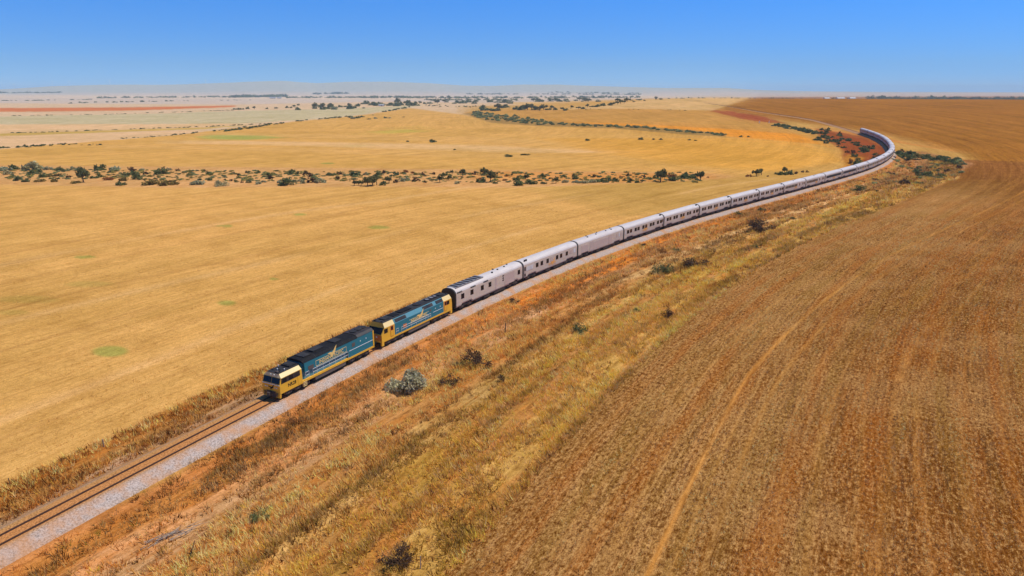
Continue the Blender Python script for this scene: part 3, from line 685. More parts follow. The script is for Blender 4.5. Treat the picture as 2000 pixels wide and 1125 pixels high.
LC = 23.4                                            # length of a carriage body
def arc_prof(w, pts): return pts + [(-y, z) for y, z in pts[::-1]]
LOW = [(1.36, .72), (1.46, .92), (1.485, 1.6), (1.485, 2.85), (1.45, 3.12)]
TOP = [(1.45, 3.12), (1.34, 3.38), (1.08, 3.62), (.7, 3.78), (.3, 3.85)]
def make_car(kind):
    R = empty('passenger_carriage' if kind not in ('power', 'baggage') else ('power_van' if kind == 'power' else 'luggage_van'))
    hl = LC / 2 - .25
    b = MB(); cuts = [-hl, -9.9, -9.6, -6.7, -6.4, 6.4, 6.7, 9.6, 9.9, hl]
    def low(x):
        lift = .28 if 6.55 < abs(x) < 9.75 else 0
        return [(x, y, z + (lift if i < 2 else 0)) for i, (y, z) in enumerate(LOW)] + [(x, -y, z + (lift if i < 2 else 0)) for i, (y, z) in list(enumerate(LOW))[::-1]]
    b.loft([low(x) for x in cuts]); b.build('body', M['steel'], R)
    r = MB(); r.prism(arc_prof(0, TOP), -hl, hl); r.build('roof', M['roof'], R, smooth=False)
    for sg in (1, -1):
        g = MB(); g.box(-hl, hl, sg * 1.448, sg * 1.475, 3.09, 3.14); g.build('rain_gutter', M['panel'], R)
    for sg in (1, -1):
        d = MB(); pr = [(y * 1.012, z * 1.008) for y, z in LOW + TOP[1:]]
        d.prism(arc_prof(0, pr), *sorted((sg * (hl + .002), sg * (hl + .36)))); d.build('gangway', M['rubber'], R)
    bogie(R, 8.15, (-1.2, 1.2), 1.12); bogie(R, -8.15, (-1.2, 1.2), 1.12)
    u = MB(); u.box(-hl + .1, hl - .1, -1.25, 1.25, .55, .74); u.box(-5.2, -1.2, -1.3, 1.3, .22, .56); u.box(.4, 2.4, -1.3, 1.3, .25, .56); u.box(3.2, 5.0, -1.2, 1.2, .3, .56); u.build('underframe', M['skirt'], R)
    def win(x, w, z0=1.90, z1=2.72, mat='glass', sides=(1, -1), name='window'):
        for sg in sides:
            g = MB(); g.box(x - w / 2, x + w / 2, sg * 1.48, sg * 1.505, z0, z1); g.build(name, M[mat], R)
    def logo(x):
        put_text(R, TXT_CAR, M['gold_dull'], x, 1.487, 1.52); put_bird(R, BIRD_CAR, x - .1, 1.487, 1.56)
        for sg in (1, -1): g = MB(); g.box(x - 1.5, x + 1.5, sg * 1.484, sg * 1.497, 1.24, 1.29); g.build('gold_line', M['gold_dull'], R)
    def vents(xs):
        for x, y in xs: v = MB(); v.box(x - .14, x + .14, y - .14, y + .14, 3.72, 3.98); v.build('roof_vent', M['roofgrey'], R)
    if kind == 'power':
        for x in (9.5, 6.6, 3.2, .6, ): win(x, .95)
        win(-10.1, .95)
        for x in (10.6, 6.4, 2.2):
            for sg in (1, -1): g = MB(); g.box(x - 1.0, x + .6, sg * 1.40, sg * 1.475, 3.02, 3.22); g.build('side_vent', M['roofgrey'], R)
        for sg in (1, -1):
            g = MB(); g.box(-1.9, -1.2, sg * 1.484, sg * 1.5, .95, 3.0); g.build('panel', M['panel'], R)
            g = MB(); g.box(-8.3, -4.7, sg * 1.484, sg * 1.5, 1.0, 2.95); dd = g.build('sliding_door', M['panel'], R)
            g = MB()
            for z in (1.9, 2.3, 2.7): g.box(-4.35, -3.85, sg * 1.484, sg * 1.5, z, z + .25)
            g.build('hatch', M['grille'], R)
        fr = MB(); fr.box(2.0, 10.8, -.95, .95, 3.74, 3.90); fo = fr.build('roof_grille', M['fan'], R)
        for i in range(7):
            x = 2.9 + 1.2 * i; g = MB(); g.box(x - .30, x + .30, -.8, .8, 3.90, 3.96); g.build('grille', M['grille'], fo)
        vents([(-1.5, .6), (-3.5, -.5), (-3.9, .3), (-6.5, .2), (-8.3, -.3)])
    elif kind == 'baggage':
        for x0, x1 in ((6.9, 10.0), (-3.6, 4.2)):
            for sg in (1, -1): g = MB(); g.box(x0, x1, sg * 1.484, sg * 1.497, 1.15, 2.7); g.build('side_panel', M['panel'], R)
        for x in (5.2, -4.4):
            for sg in (1, -1): g = MB(); g.box(x - .75, x + .75, sg * 1.484, sg * 1.515, .95, 3.0); g.build('sliding_door', M['panel'], R)
        for x, m in ((-8.0, 'panel'), (-9.2, 'glass_glare'), (-10.2, 'panel')): win(x, .6, mat=m)
        vents([(5.5, .5), (4.8, -.3), (1.2, .4), (-.6, -.4), (-4, .3), (-6.5, .5), (-7.5, -.4)])
    elif kind == 'first':
        for x, m in ((9.9, 'glass_glare'), (9.1, 'glass_glare'), (8.4, 'glass_glare'), (6.2, 'glass'), (4.3, 'glass'), (1.9, 'glass'), (.2, 'panel'), (-2.2, 'glass'), (-4.0, 'glass'), (-6.6, 'glass'), (-8.6, 'panel'), (-10.2, 'glass_glare')): win(x, 1.0, mat=m)
        logo(-.2)
        for sg in (1, -1): g = MB(); g.box(10.7, 11.25, sg * 1.484, sg * 1.505, 1.0, 2.75); dr = g.build('door', M['grille'], R); g = MB(); g.box(10.75, 11.2, sg * 1.505, sg * 1.515, 1.5, 2.0); g.build('door_panel', M['panel'], dr)
        vents([(10.4, 1.0), (9.8, 1.0)])
    elif kind == 'sleeper':
        for i, x in enumerate((9.4, 7.8, 5.2, 3.6, .8, -.8, -3.6, -5.2, -8.0, -9.9)): win(x, 1.2, mat='glass' if i not in (1, 5) else 'glass_brown')
        win(10.7, .5, mat='glass_glare'); logo(-.4)
        for sg in (1, -1): g = MB(); g.box(-11.2, -10.7, sg * 1.484, sg * 1.505, .95, 2.75); dr = g.build('door', M['glass_brown'], R); g = MB(); g.box(-11.15, -10.75, sg * 1.505, sg * 1.515, 1.5, 2.0); g.build('door_panel', M['panel'], dr)
        vents([(-10.6, .9), (-10.1, .9)])
    elif kind == 'lounge':
        for i in range(8): win(9.6 - 1.6 * i, 1.15)
        for x in (-4.6, -6.4, -8.4, -10.0): win(x, .75, mat='panel' if x in (-6.4,) else 'glass_brown')
        logo(-1.0); vents([(0, .5), (-4, -.3)])
    elif kind == 'diner':
        win(0, 20.4, 1.88, 2.80, 'grille', name='window_strip'); logo(-.5)
        for sg in (1, -1): g = MB(); g.box(-11.1, -10.6, sg * 1.484, sg * 1.505, 1.0, 2.75); g.build('door', M['panel'], R)
    return R
def copy_tree(o, parent=None):
    c = o.copy(); COL.objects.link(c)
    if parent is not None: c.parent = parent
    for ch in KIDS.get(o.name, []): copy_tree(ch, c)
    return c

def s_of(px, py, off=1.4):
    q = G(px, py); u, s = track_us([q[0]], [q[1]]); return float(s[0])
def at_s(s): return np.array([np.interp(s, TL, TR[:, 0]), np.interp(s, TL, TR[:, 1]), np.interp(s, TL, ZT)])
def set_on_track(o, s0, s1, nominal, ky=1.1, kz=1.2):
    a, b = at_s(s0), at_s(s1); d = a - b; L = np.linalg.norm(d[:2]); m = (a + b) / 2
    o.location = m; o.rotation_euler = (0, -math.atan2(d[2], L), math.atan2(d[1], d[0])); k = L / nominal; o.scale = (k, ky, kz)
lead = make_lead_loco(); second = make_second_loco()
set_on_track(lead, s_of(540.4, 781) + .1, s_of(726, 687), 20.4, 1.13, 1.09); set_on_track(second, s_of(743, 678) - .3, s_of(878, 613), 19.2, 1.12, 1.14)
joints = [(880.5, 609), (1017.2, 549.8), (1121.6, 506.5), (1212.7, 473.4), (1291.3, 447.5), (1361, 425.3), (1426, 408.2), (1480, 393.9), (1529.5, 380.8), (1572, 369), (1610, 359), (1643.5, 349.3), (1673.4, 341), (1697.4, 333), (1715.5, 326), (1729, 319)]
js = [s_of(*p) for p in joints]
# even out reading errors along the far, foreshortened cars
for i in range(1, len(js)): js[i] = max(js[i], js[i - 1] + 22)
qe = G(1682, 267); s_end = float(track_us([qe[0]], [qe[1]])[1][0]); nfar = int(round((s_end - js[-1]) / 24.2))
js += [js[-1] + (s_end - js[-1]) * (i + 1) / nfar for i in range(nfar)]
for _ in range(2): js = [js[0]] + [(js[i - 1] + 2 * js[i] + js[i + 1]) / 4 for i in range(1, len(js) - 1)] + [js[-1]]
kinds = ['power', 'first', 'baggage'] + ['sleeper'] * 5 + ['lounge', 'lounge', 'diner', 'diner'] + ['sleeper'] * 60
kinds = kinds[:len(js) - 1]
proto = {}
for kd in dict.fromkeys(kinds): proto[kd] = make_car(kd)
bpy.context.view_layer.update()
KIDS = {}
for o in COL.objects:
    if o.parent is not None: KIDS.setdefault(o.parent.name, []).append(o)
ORD = 'first second third fourth fifth sixth seventh eighth ninth tenth eleventh twelfth thirteenth fourteenth fifteenth sixteenth seventeenth eighteenth nineteenth twentieth twenty-first twenty-second twenty-third twenty-fourth twenty-fifth twenty-sixth twenty-seventh twenty-eighth twenty-ninth thirtieth'.split()
used = set(); n = len(kinds)
LAB = {0: 'silver power van with dark roof grilles coupled right behind the locomotives', 1: 'silver carriage with three pale windows at its front end, behind the power van', 2: 'windowless silver luggage van with large side panels, third vehicle behind the locomotives',
       8: 'silver lounge carriage with a close row of windows, nearer of the two lounge carriages', 9: 'silver lounge carriage with a close row of windows, farther of the two lounge carriages',
       10: 'silver carriage with one long dark window strip, nearer of the two', 11: 'silver carriage with one long dark window strip, farther of the two'}
for i, kd in enumerate(kinds):
    o = proto[kd] if kd not in used else copy_tree(proto[kd]); used.add(kd)
    set_on_track(o, js[i], js[i + 1], LC + .15)
    if i in LAB: lab = LAB[i]
    elif i < 8: lab = 'silver sleeping carriage with paired dark windows, %s carriage behind the locomotives' % ORD[i]
    elif i == n - 1: lab = 'last silver carriage at the tail of the train beyond the bend'
    elif i >= n - 7: lab = 'shaded silver carriage beyond the bend, %s from the tail of the train' % ORD[n - 1 - i]
    else: lab = 'sunlit silver carriage entering the bend, %s carriage behind the locomotives' % ORD[i]
    tag(o, lab, 'train carriage' if kd not in ('power', 'baggage') else 'train van', 'silver carriages of the train')

# ------------------------------------------------------------------ grass, stubble (nobody could count it)
def blades(xy, z, hgt, rad, nb, cols, wid, lean=(0, 0)):
    n = len(xy); k = nb
    a = rng.random((n, k)) * 2 * np.pi; r = np.sqrt(rng.random((n, k))) * rad[:, None]
    bx = xy[:, :1] + np.cos(a) * r; by = xy[:, 1:] + np.sin(a) * r
    h = hgt[:, None] * (.55 + .6 * rng.random((n, k)))
    la = a + rng.normal(0, .6, (n, k)); ll = h * (.25 + .55 * rng.random((n, k)))
    tx = bx + np.cos(la) * ll + lean[0] * h; ty = by + np.sin(la) * ll + lean[1] * h
    wa = rng.random((n, k)) * np.pi; w = wid[:, None] * (.6 + .8 * rng.random((n, k)))
    z0 = np.repeat(z[:, None], k, 1) - .03
    V = np.stack([np.stack([bx - np.cos(wa) * w, by - np.sin(wa) * w, z0], -1), np.stack([bx + np.cos(wa) * w, by + np.sin(wa) * w, z0], -1), np.stack([tx, ty, z0 + h], -1)], 2).reshape(-1, 3)
    c = cols[:, None, :] * (1.0 + .75 * rng.random((n, k, 1))); c = np.repeat(c[:, :, None, :], 3, 2).reshape(-1, 3)
    return V, np.arange(len(V)).reshape(-1, 3), np.clip(c, 0, .9)
def leaf_mat(name, base=None, attr=None, rough=.9):
    m, nt, b = new_mat(name)
    if attr:
        c = N(nt, 'ShaderNodeAttribute', attribute_name=attr).outputs['Color']
    else:
        oi = nt.nodes.new('ShaderNodeObjectInfo'); t = N(nt, 'ShaderNodeAttribute', attribute_name='Tint').outputs['Color']
        c = mixc(nt, 1.0, t, tuple(base), 'MULTIPLY')
        c = mixc(nt, mathn(nt, 'MULTIPLY', oi.outputs['Random'], .55), c, mixc(nt, 1.0, c, (1.5, 1.15, .8), 'MULTIPLY'))
    nt.nodes.remove(b); df = nt.nodes.new('ShaderNodeBsdfDiffuse'); tl = nt.nodes.new('ShaderNodeBsdfTranslucent'); mx = nt.nodes.new('ShaderNodeMixShader')
    mx.inputs[0].default_value = .38; nt.links.new(c, df.inputs[0]); nt.links.new(c, tl.inputs[0]); nt.links.new(df.outputs[0], mx.inputs[1]); nt.links.new(tl.outputs[0], mx.inputs[2])
    nt.links.new(mx.outputs[0], next(n for n in nt.nodes if n.type == 'OUTPUT_MATERIAL').inputs['Surface'])
    return m
GRASS = leaf_mat('dry_grass', attr='Col')
def in_view(x, y, m=260):
    px, py = to_px(x, y, np.zeros(len(x))); return (px > -m) & (px < 2000 + m) & (py < 1125 + m * .6) & (y > 20)
def stuff(name, parts):
    V = np.concatenate([p[0] for p in parts]); o = 0; F = []
    for p in parts: F.append(p[1] + o); o += len(p[0])
    ob = link(bpy.data.objects.new(name, np_mesh(name, V, np.concatenate(F), [GRASS], attrs={'Col': ('FLOAT_COLOR', np.concatenate([p[2] for p in parts]))})))
    return tag(ob, kind='stuff')
PAL = np.array([P(236,190,112), P(220,166,84), P(212,172,70), P(226,154,70), P(218,178,116), P(174,112,48), P(100,56,18)])  # darkest tone: brown tufts that also paint in shaded gaps of the grass
def verge_grass(n, s0, s1, u0, u1, h, nb, wid, bias):
    s = s0 + (s1 - s0) * rng.random(n); u = u0 + (u1 - u0) * rng.random(n)
    x = np.interp(s, TL, TR[:, 0]) + np.interp(s, TL, TN[:, 0]) * u; y = np.interp(s, TL, TR[:, 1]) + np.interp(s, TL, TN[:, 1]) * u
    cl = fbm(u * .45, s * .12, 3); keep = in_view(x, y) & (cl + rng.normal(0, .10, n) > .40)
    d1 = np.abs(u + 17.8) < 1.4; keep &= ~(d1 & (rng.random(n) < .7) & (s > 150))
    x, y, u, s, cl = x[keep], y[keep], u[keep], s[keep], cl[keep]
    z = terrain(x, y, u, s)
    pn = fbm(u * .22 + 3, s * .03, 3); q = rng.random(len(x))
    w = np.stack([1.0 + 0 * q, 1.3 + 0 * q, .3 + 3.2 * S((-u - 20) / 8), .15 + 1.6 * S((pn - .52) / .15) * S((u + 26) / 10), .5 + 1.6 * S((.52 - pn) / .1), .3 + 0 * q, .5 + 0 * q], 1)
    w = w * np.array(bias); cw = np.cumsum(w, 1); pick = (q[:, None] * cw[:, -1:] > cw).sum(1)
    hh = h * (.5 + 1.0 * rng.random(len(x))) * (.6 + .8 * cl)
    stk = .52 + .8 * S((.6 * fbm(u * .55 + 40, s * .025, 3) + .4 * fbm(u * .18 + 9, s * .012, 3) - .28) / .42)
    return blades(np.stack([x, y], 1), z, hh, hh * .55 + .1, nb, PAL[pick] * stk[:, None], np.full(len(x), wid), (-.25, .12))
b1 = [1, 1, 1, 1, 1, 1, 1]
stuff('verge_grass', [verge_grass(34000, 36, 190, -40, -3.7, .55, 9, .045, b1), verge_grass(17000, 190, 330, -39.5, -4, .7, 8, .08, b1), verge_grass(9000, 330, 560, -39.5, -4.2, .9, 7, .14, b1),
                      verge_grass(7000, 30, 150, 4.6, 12.6, .55, 8, .045, [.4, .6, .2, 1.2, .2, 2.2, 1.6])])
def stubble(n, s0, s1, umin, h, nb, wid):
    s = s0 + (s1 - s0) * rng.random(n); u = -39 - (-umin - 39) * rng.random(n) ** .8
    u = np.round(u / .9) * .9 + rng.normal(0, .16, n)
    x = np.interp(s, TL, TR[:, 0]) + np.interp(s, TL, TN[:, 0]) * u; y = np.interp(s, TL, TR[:, 1]) + np.interp(s, TL, TN[:, 1]) * u
    k = in_view(x, y, 120) & (fbm(x * .25, y * .25, 3) + rng.normal(0, .12, n) > .42) & (u < -38.6)
    for u0 in (-56.2, -60.6): k &= np.abs(u - u0 + np.maximum(s - 140, 0) * .055) > .5
    x, y, u, s = x[k], y[k], u[k], s[k]; z = terrain(x, y, u, s)
    pal = np.array([P(228,180,118), P(212,162,96), P(184,126,60), P(104,58,18)])
    pk = np.clip((rng.random(len(x)) * 2.2 + 2.6 * (fbm(x * .05, y * .05, 3) - .25)).astype(int), 0, 3)
    hh = h * (.5 + rng.random(len(x)))
    stk = .55 + .8 * S((fbm(u * .9, s * .03, 3) - .3) / .4)
    return blades(np.stack([x, y], 1), z, hh, np.full(len(x), .16), nb, pal[pk] * stk[:, None], np.full(len(x), wid))
stuff('field_stubble', [stubble(105000, 30, 190, -125, .20, 3, .045), stubble(30000, 190, 330, -150, .26, 3, .08)])
def pasture(n, s0, s1, u0, u1, h, nb, wid):
    s = s0 + (s1 - s0) * rng.random(n); u = u0 + (u1 - u0) * rng.random(n) ** 1.2
    x = np.interp(s, TL, TR[:, 0]) + np.interp(s, TL, TN[:, 0]) * u; y = np.interp(s, TL, TR[:, 1]) + np.interp(s, TL, TN[:, 1]) * u
    k = in_view(x, y, 120) & (fbm(x * .3, y * .3, 3) + .25 * (fbm(u * .35, s * .02, 2) - .5) + rng.normal(0, .1, n) > .52)
    x, y, u, s = x[k], y[k], u[k], s[k]; z = terrain(x, y, u, s)
    pal = np.array([P(226,178,104), P(206,156,84), P(200,160,78), P(176,126,66)]); hh = h * (.5 + rng.random(len(x)))
    return blades(np.stack([x, y], 1), z, hh, np.full(len(x), .2), nb, pal[rng.integers(0, 4, len(x))], np.full(len(x), wid))
stuff('pasture_stubble', [pasture(60000, 30, 260, 12.5, 130, .15, 3, .05)])

# ------------------------------------------------------------------ shrubs and trees
def crown(seed, clumps, leaves, leaf, shape=(1, 1, .8), lift=.0, spread=.30, gap=.0):
    r = np.random.default_rng(seed)
    cen = []
    while len(cen) < clumps:
        p = r.uniform(-1, 1, 3); p[2] = abs(p[2])
        if (p ** 2).sum() <= 1 and (p ** 2).sum() > gap: cen.append(p)
    cen = np.array(cen) * np.array(shape) * .78; sz = r.uniform(.6, 1.25, clumps) * spread
    j = r.integers(0, clumps, leaves); d = r.normal(0, 1, (leaves, 3)); d /= np.linalg.norm(d, axis=1)[:, None]; d *= (r.random((leaves, 1)) ** .45)
    p = cen[j] + d * sz[j][:, None]; p[:, 2] = np.abs(p[:, 2]) + lift
    a = r.normal(0, 1, (leaves, 3)); a /= np.linalg.norm(a, axis=1)[:, None]; bq = np.cross(a, r.normal(0, 1, (leaves, 3))); bq /= np.linalg.norm(bq, axis=1)[:, None]
    L = leaf * r.uniform(.6, 1.5, (leaves, 1)); a = a * L; bq = bq * L * .55
    V = np.stack([p - a, p + bq * .8, p + a, p - bq * .8], 1).reshape(-1, 3); V[:, 2] = np.maximum(V[:, 2], 0.0)
    t = r.uniform(.65, 1.4, leaves) * r.uniform(.75, 1.25, clumps)[j]
    return V, np.arange(4 * leaves).reshape(-1, 4), np.repeat(np.repeat(t[:, None], 4, 0), 3, 1), cen
def stems(cen, lift, r0, seed, twigs=0):
    r = random.Random(seed); mb = MB()
    if lift > .3: mb.tube((0, 0, -.15), (0, 0, lift * .8), r0 * 1.5, r0, 7)
    b0 = (0, 0, max(lift * .75, -.05))
    for c in cen[:10]:
        e = (c[0], c[1], c[2] + lift); m = ((b0[0] + e[0]) * .45 + r.uniform(-.08, .08), (b0[1] + e[1]) * .45, b0[2] + (e[2] - b0[2]) * .55)
        mb.tube(b0, m, r0, r0 * .7, 5); mb.tube(m, e, r0 * .7, r0 * .3, 5)
        for _ in range(twigs):
            q = (e[0] + r.uniform(-.4, .4), e[1] + r.uniform(-.4, .4), max(e[2] + r.uniform(-.15, .4), .1)); mb.tube(m if r.random() < .5 else e, q, r0 * .35, r0 * .15, 4)
    return mb
BARK = paint('grey_brown_bark', (.13, .085, .055), .9, dirt=.4, dirtcol=(.22, .17, .13), scale=3, spec=.1)
DEADWOOD = paint('bleached_deadwood', (.38, .31, .24), .9, dirt=.4, scale=3, spec=.1)
FOL = {'silver': leaf_mat('silver_foliage', (.50, .47, .29)), 'green': leaf_mat('dark_green_foliage', (.135, .165, .068)), 'grey': leaf_mat('grey_green_foliage', (.36, .37, .22)),
       'olive': leaf_mat('olive_foliage', (.24, .19, .06)), 'twig': leaf_mat('withered_foliage', (.10, .062, .038)), 'rust': leaf_mat('rusty_foliage', (.36, .17, .055)), 'mallee': leaf_mat('mallee_foliage', (.14, .15, .068))}
# kind -> crown settings: clumps, shape, lift, height/width
KIND = {'silver': (8, (1.05, .8, .95), .06, .36), 'green': (10, (1, 1, .85), .03, .36), 'grey': (10, (1, 1, .75), .02, .36), 'olive': (9, (1, 1, .7), .02, .36), 'twig': (9, (1, 1, .95), .10, .34), 'rust': (8, (1, 1, .8), .02, .36), 'mallee': (9, (1, 1, .75), .55, .36)}
FAR = {}
def far_proto(kind, v):
    if (kind, v) not in FAR:
        cl, sh, lift, sp = KIND[kind]
        V, F, T, cen = crown(hash_(kind) + v, cl, 260 if kind != 'twig' else 150, .17, sh, lift, sp)
        mb = stems(cen[:4], lift, .06 if lift > .3 else .035, v); me = mb.mesh('s', BARK)
        sv = np.array([q.co[:] for q in me.vertices]); sf = np.array([p.vertices[:] for p in me.polygons if len(p.vertices) == 4])
        bpy.data.meshes.remove(me)
        VV = np.concatenate([V, sv]); FF = np.concatenate([F, sf + len(V)]); TT_ = np.concatenate([T, np.ones((len(sv), 3))])
        mi = np.r_[np.zeros(len(F)), np.ones(len(sf))]
        FAR[kind, v] = (np_mesh('shrub', VV, FF, [FOL[kind], BARK], mi, attrs={'Tint': ('FLOAT_COLOR', TT_)}), V, F, T)
    return FAR[kind, v]
def hash_(k): return sum(ord(ch) * (i + 3) for i, ch in enumerate(k)) * 10
prr = random.Random(11)
def depth_at(x, y, z): return y * CT + (H - z) * ST
def far_shrub(px, py, wpx, kind, label, group, cat='shrub', name=None, hk=1.0, pos=None):
    x, y, z = pos or place(px, py); w = 1.3 * wpx * depth_at(x, y, z) / FPX
    me = far_proto(kind, prr.randrange(4))[0]
    o = link(bpy.data.objects.new(name or ('small_tree' if kind == 'mallee' else 'shrub'), me)); o.location = (x, y, z - .05); o.rotation_euler = (0, 0, prr.uniform(0, 6.28))
    k = w / 2.0 / .98; o.scale = (k * prr.uniform(.9, 1.1), k * prr.uniform(.9, 1.1), k * hk * prr.uniform(.85, 1.15))
    return tag(o, label, cat, group)
def near_shrub(px, py, wpx, kind, label, hk=1.0, leaves=900, leaf=.07, twigs=3, seed=1, rot=0.0, cat='shrub', stretch=1.0, group=None):
    x, y, z = place(px, py); w = (1.0 if kind == 'silver' else 1.42) * wpx * depth_at(x, y, z) / FPX
    cl, sh, lift, sp = KIND[kind]
    V, F, T, cen = crown(seed * 7 + 3, cl, leaves, leaf, sh, lift, sp)
    R = empty('shrub', (x, y, z - .03), rot); k = w / 2.0; R.scale = (k * stretch, k, k * hk)
    link(bpy.data.objects.new('foliage', np_mesh('foliage', V, F, [FOL[kind]], attrs={'Tint': ('FLOAT_COLOR', T)})), R)
    stems(cen, lift, .03, seed, twigs).build('stem', BARK, R)
    return tag(R, label, cat, group)
# by the railway: each with a look of its own
near_shrub(798, 759, 92, 'silver', 'big pale silver grey bush on the verge beside the leading locomotive', 1.0, 2600, .075, 2, 5, .4)
near_shrub(935, 712, 52, 'twig', 'large bare brown twiggy bush on the verge, right of the silver bush', 1.15, 800, .045, 7, 2)
near_shrub(893, 711, 24, 'twig', 'low dark tangled bush lying just left of the large twiggy bush', .6, 420, .08, 4, 3)
near_shrub(880, 751, 34, 'twig', 'medium dark bush in front of the large twiggy bush', .8, 520, .07, 5, 4)
near_shrub(977, 750, 20, 'twig', 'small grey twiggy shrub alone among dry grass, right of the large twiggy bush', 1.0, 260, .08, 4, 6)
near_shrub(577, 828, 34, 'rust', 'thin brown shrub at the edge of the ballast below the leading locomotive', .8, 300, .07, 5, 7)
near_shrub(507, 1012, 36, 'green', 'dark round shrub in the brown grass at the lower left', .7, 480, .075, 4, 8)
near_shrub(526, 993, 16, 'twig', 'tiny shrub just right of the dark round shrub at the lower left', .7, 180, .10, 3, 19)
near_shrub(775, 1102, 62, 'twig', 'big bare dark bush at the bottom edge of the picture', .95, 1000, .045, 8, 9)
near_shrub(1135, 652, 28, 'green', 'small dark green bush halfway across the grass verge, left of a tiny one', 1.0, 420, .085, 3, 10)
near_shrub(1188, 648, 10, 'olive', 'tiny round green bush right of the small dark green bush in mid verge', .8, 160, .13, 2, 11)
near_shrub(1305, 622, 26, 'twig', 'straggly dark bush close to the edge of the stubble field', 1.0, 360, .07, 6, 12)
near_shrub(1243, 613, 13, 'green', 'small compact green bush by the pale strip of the verge', .9, 200, .12, 2, 13)
near_shrub(1296, 535, 42, 'green', 'wide dark green bush on the bank, larger of two in the middle of the verge', .75, 900, .06, 4, 14)
near_shrub(1358, 522, 46, 'twig', 'wide leafless brown bush just right of the wide dark green bush', .7, 600, .06, 7, 15)
near_shrub(1321, 491, 16, 'green', 'small dark green bush near the ballast above the wide dark green bush', .7, 300, .10, 2, 16)
near_shrub(1292, 492, 18, 'rust', 'rusty brown bush on the orange bank beside the carriages', 1.1, 300, .08, 5, 17)
near_shrub(1257, 482, 10, 'twig', 'dark tuft of twigs left of the rusty bush on the orange bank', 1.2, 160, .12, 3, 18)
near_shrub(1484, 452, 52, 'twig', 'sprawling grey brown leafless thicket on the bank past the wide bushes', .6, 800, .06, 7, 20)
near_shrub(1462, 455, 10, 'green', 'small dark bush at the left foot of the grey brown thicket', .9, 150, .14, 2, 21)
near_shrub(1447, 421, 19, 'green', 'bright green low bush beside the ballast, left of a taller round one', .7, 420, .09, 2, 22)
near_shrub(1488, 413, 15, 'green', 'round dark green bush standing beside the ballast', 1.05, 420, .10, 2, 23)
near_shrub(1475, 487, 14, 'green', 'small dark green bush alone in the yellow grass near the stubble edge', .7, 220, .12, 2, 24)
near_shrub(1003, 592, 22, 'twig', 'dark twiggy bush on the ballast edge beside the power van', .8, 320, .08, 5, 25)
near_shrub(1548, 431, 12, 'green', 'small bush in yellow grass, left one of a scattered pair', .8, 180, .13, 2, 26)
near_shrub(1610, 425, 8, 'green', 'small bush in yellow grass, right one of a scattered pair', .8, 120, .15, 2, 27)
near_shrub(1675, 373, 30, 'green', 'wide dark green bush in dry grass below the bend', .62, 520, .08, 2, 28)
near_shrub(718, 795, 14, 'twig', 'low dark clump of grass and twigs below the silver bush', .5, 200, .10, 3, 29)
# the scrub belt across the field
STRIP = '''10,333,22,g;28,331,18,n;15,341,16,g;65,332,34,g;75,338,12,n;59,342,14,n;94,332,14,g;35,353,14,n;52,355,14,n;85,346,16,n;113,333,14,n;123,333,10,n;114,344,12,o;100,345,14,o;80,355,18,o;105,355,14,o;135,347,9,t;163,356,24,m;147,358,18,o;185,348,14,n;197,346,11,n;197,332,22,n;222,333,24,g;150,333,12,g;142,332,14,g;212,352,18,r;240,353,18,o;237,362,18,n;255,342,24,n;270,350,22,n;257,335,16,t;277,334,13,g;285,341,10,t;311,340,24,n;330,333,12,g;347,334,9,t;292,361,32,o;326,361,32,o;387,361,22,g;411,353,9,n;410,341,13,n;430,363,28,b;452,354,7,t;463,356,8,n;485,357,9,n;400,336,9,t;455,340,8,t;466,343,7,t;483,338,8,n;473,357,6,t;440,352,6,t;
504,338,9,n;525,345,17,n;528,350,13,t;570,340,20,n;582,340,10,n;598,341,13,t;503,360,12,g;560,362,26,n;545,357,12,g;590,358,14,g;610,357,20,t;625,357,20,g;660,350,10,t;648,343,14,n;663,341,11,t;515,356,9,g;605,345,11,t;575,355,12,g;694,344,19,n;715,342,10,g;738,344,15,n;750,339,9,t;773,342,13,n;692,363,12,m;700,362,9,m;707,362,9,m;718,363,16,m;728,363,20,m;736,362,16,m;747,362,13,n;760,358,15,m;772,357,12,t;786,354,17,g;795,352,10,g;811,354,17,t;825,343,11,t;848,341,9,t;792,337,10,r;806,339,8,r;866,343,15,n;883,340,8,m;904,345,13,m;927,341,10,t;945,342,15,m;971,343,5,m;859,357,14,m;877,352,10,m;891,359,13,g;940,356,18,n;958,356,18,m;968,359,9,n;937,351,8,r;990,345,7,r;985,353,8,r;830,357,7,t;
1000,345,5,m;1010,352,14,n;1015,362,20,n;1027,352,11,m;1040,359,24,n;1063,359,12,n;1086,358,12,m;1060,346,13,n;1098,345,10,n;1120,345,8,t;1125,357,12,g;1105,357,13,g;1125,350,14,n;1140,358,17,g;1155,357,17,g;1170,356,15,n;1189,354,12,n;1203,354,14,n;1220,353,9,n;1227,344,5,m;1231,357,8,m;1243,357,9,n;1253,357,7,m;1270,351,8,n;1290,355,22,m;1315,353,15,n;1280,349,12,n;1310,346,14,r;1338,346,18,n;1345,348,22,n;1368,352,17,m;1383,347,5,t;1160,346,8,t;1180,350,9,n;1212,347,7,r;1258,347,7,t;1075,350,7,t;
1462,345,11,r;1477,344,13,m;1487,342,12,m;1525,341,20,n;1540,341,14,n;1532,338,10,m;1555,340,9,t;1568,337,7,t;1576,337,7,t;1500,345,5,t'''
CODE = {'g': ('grey', 'grey green'), 'n': ('green', 'dark green'), 'o': ('olive', 'olive'), 't': ('twig', 'brown twiggy'), 'r': ('rust', 'rusty orange'), 'm': ('mallee', 'dark'), 'b': ('silver', '')}
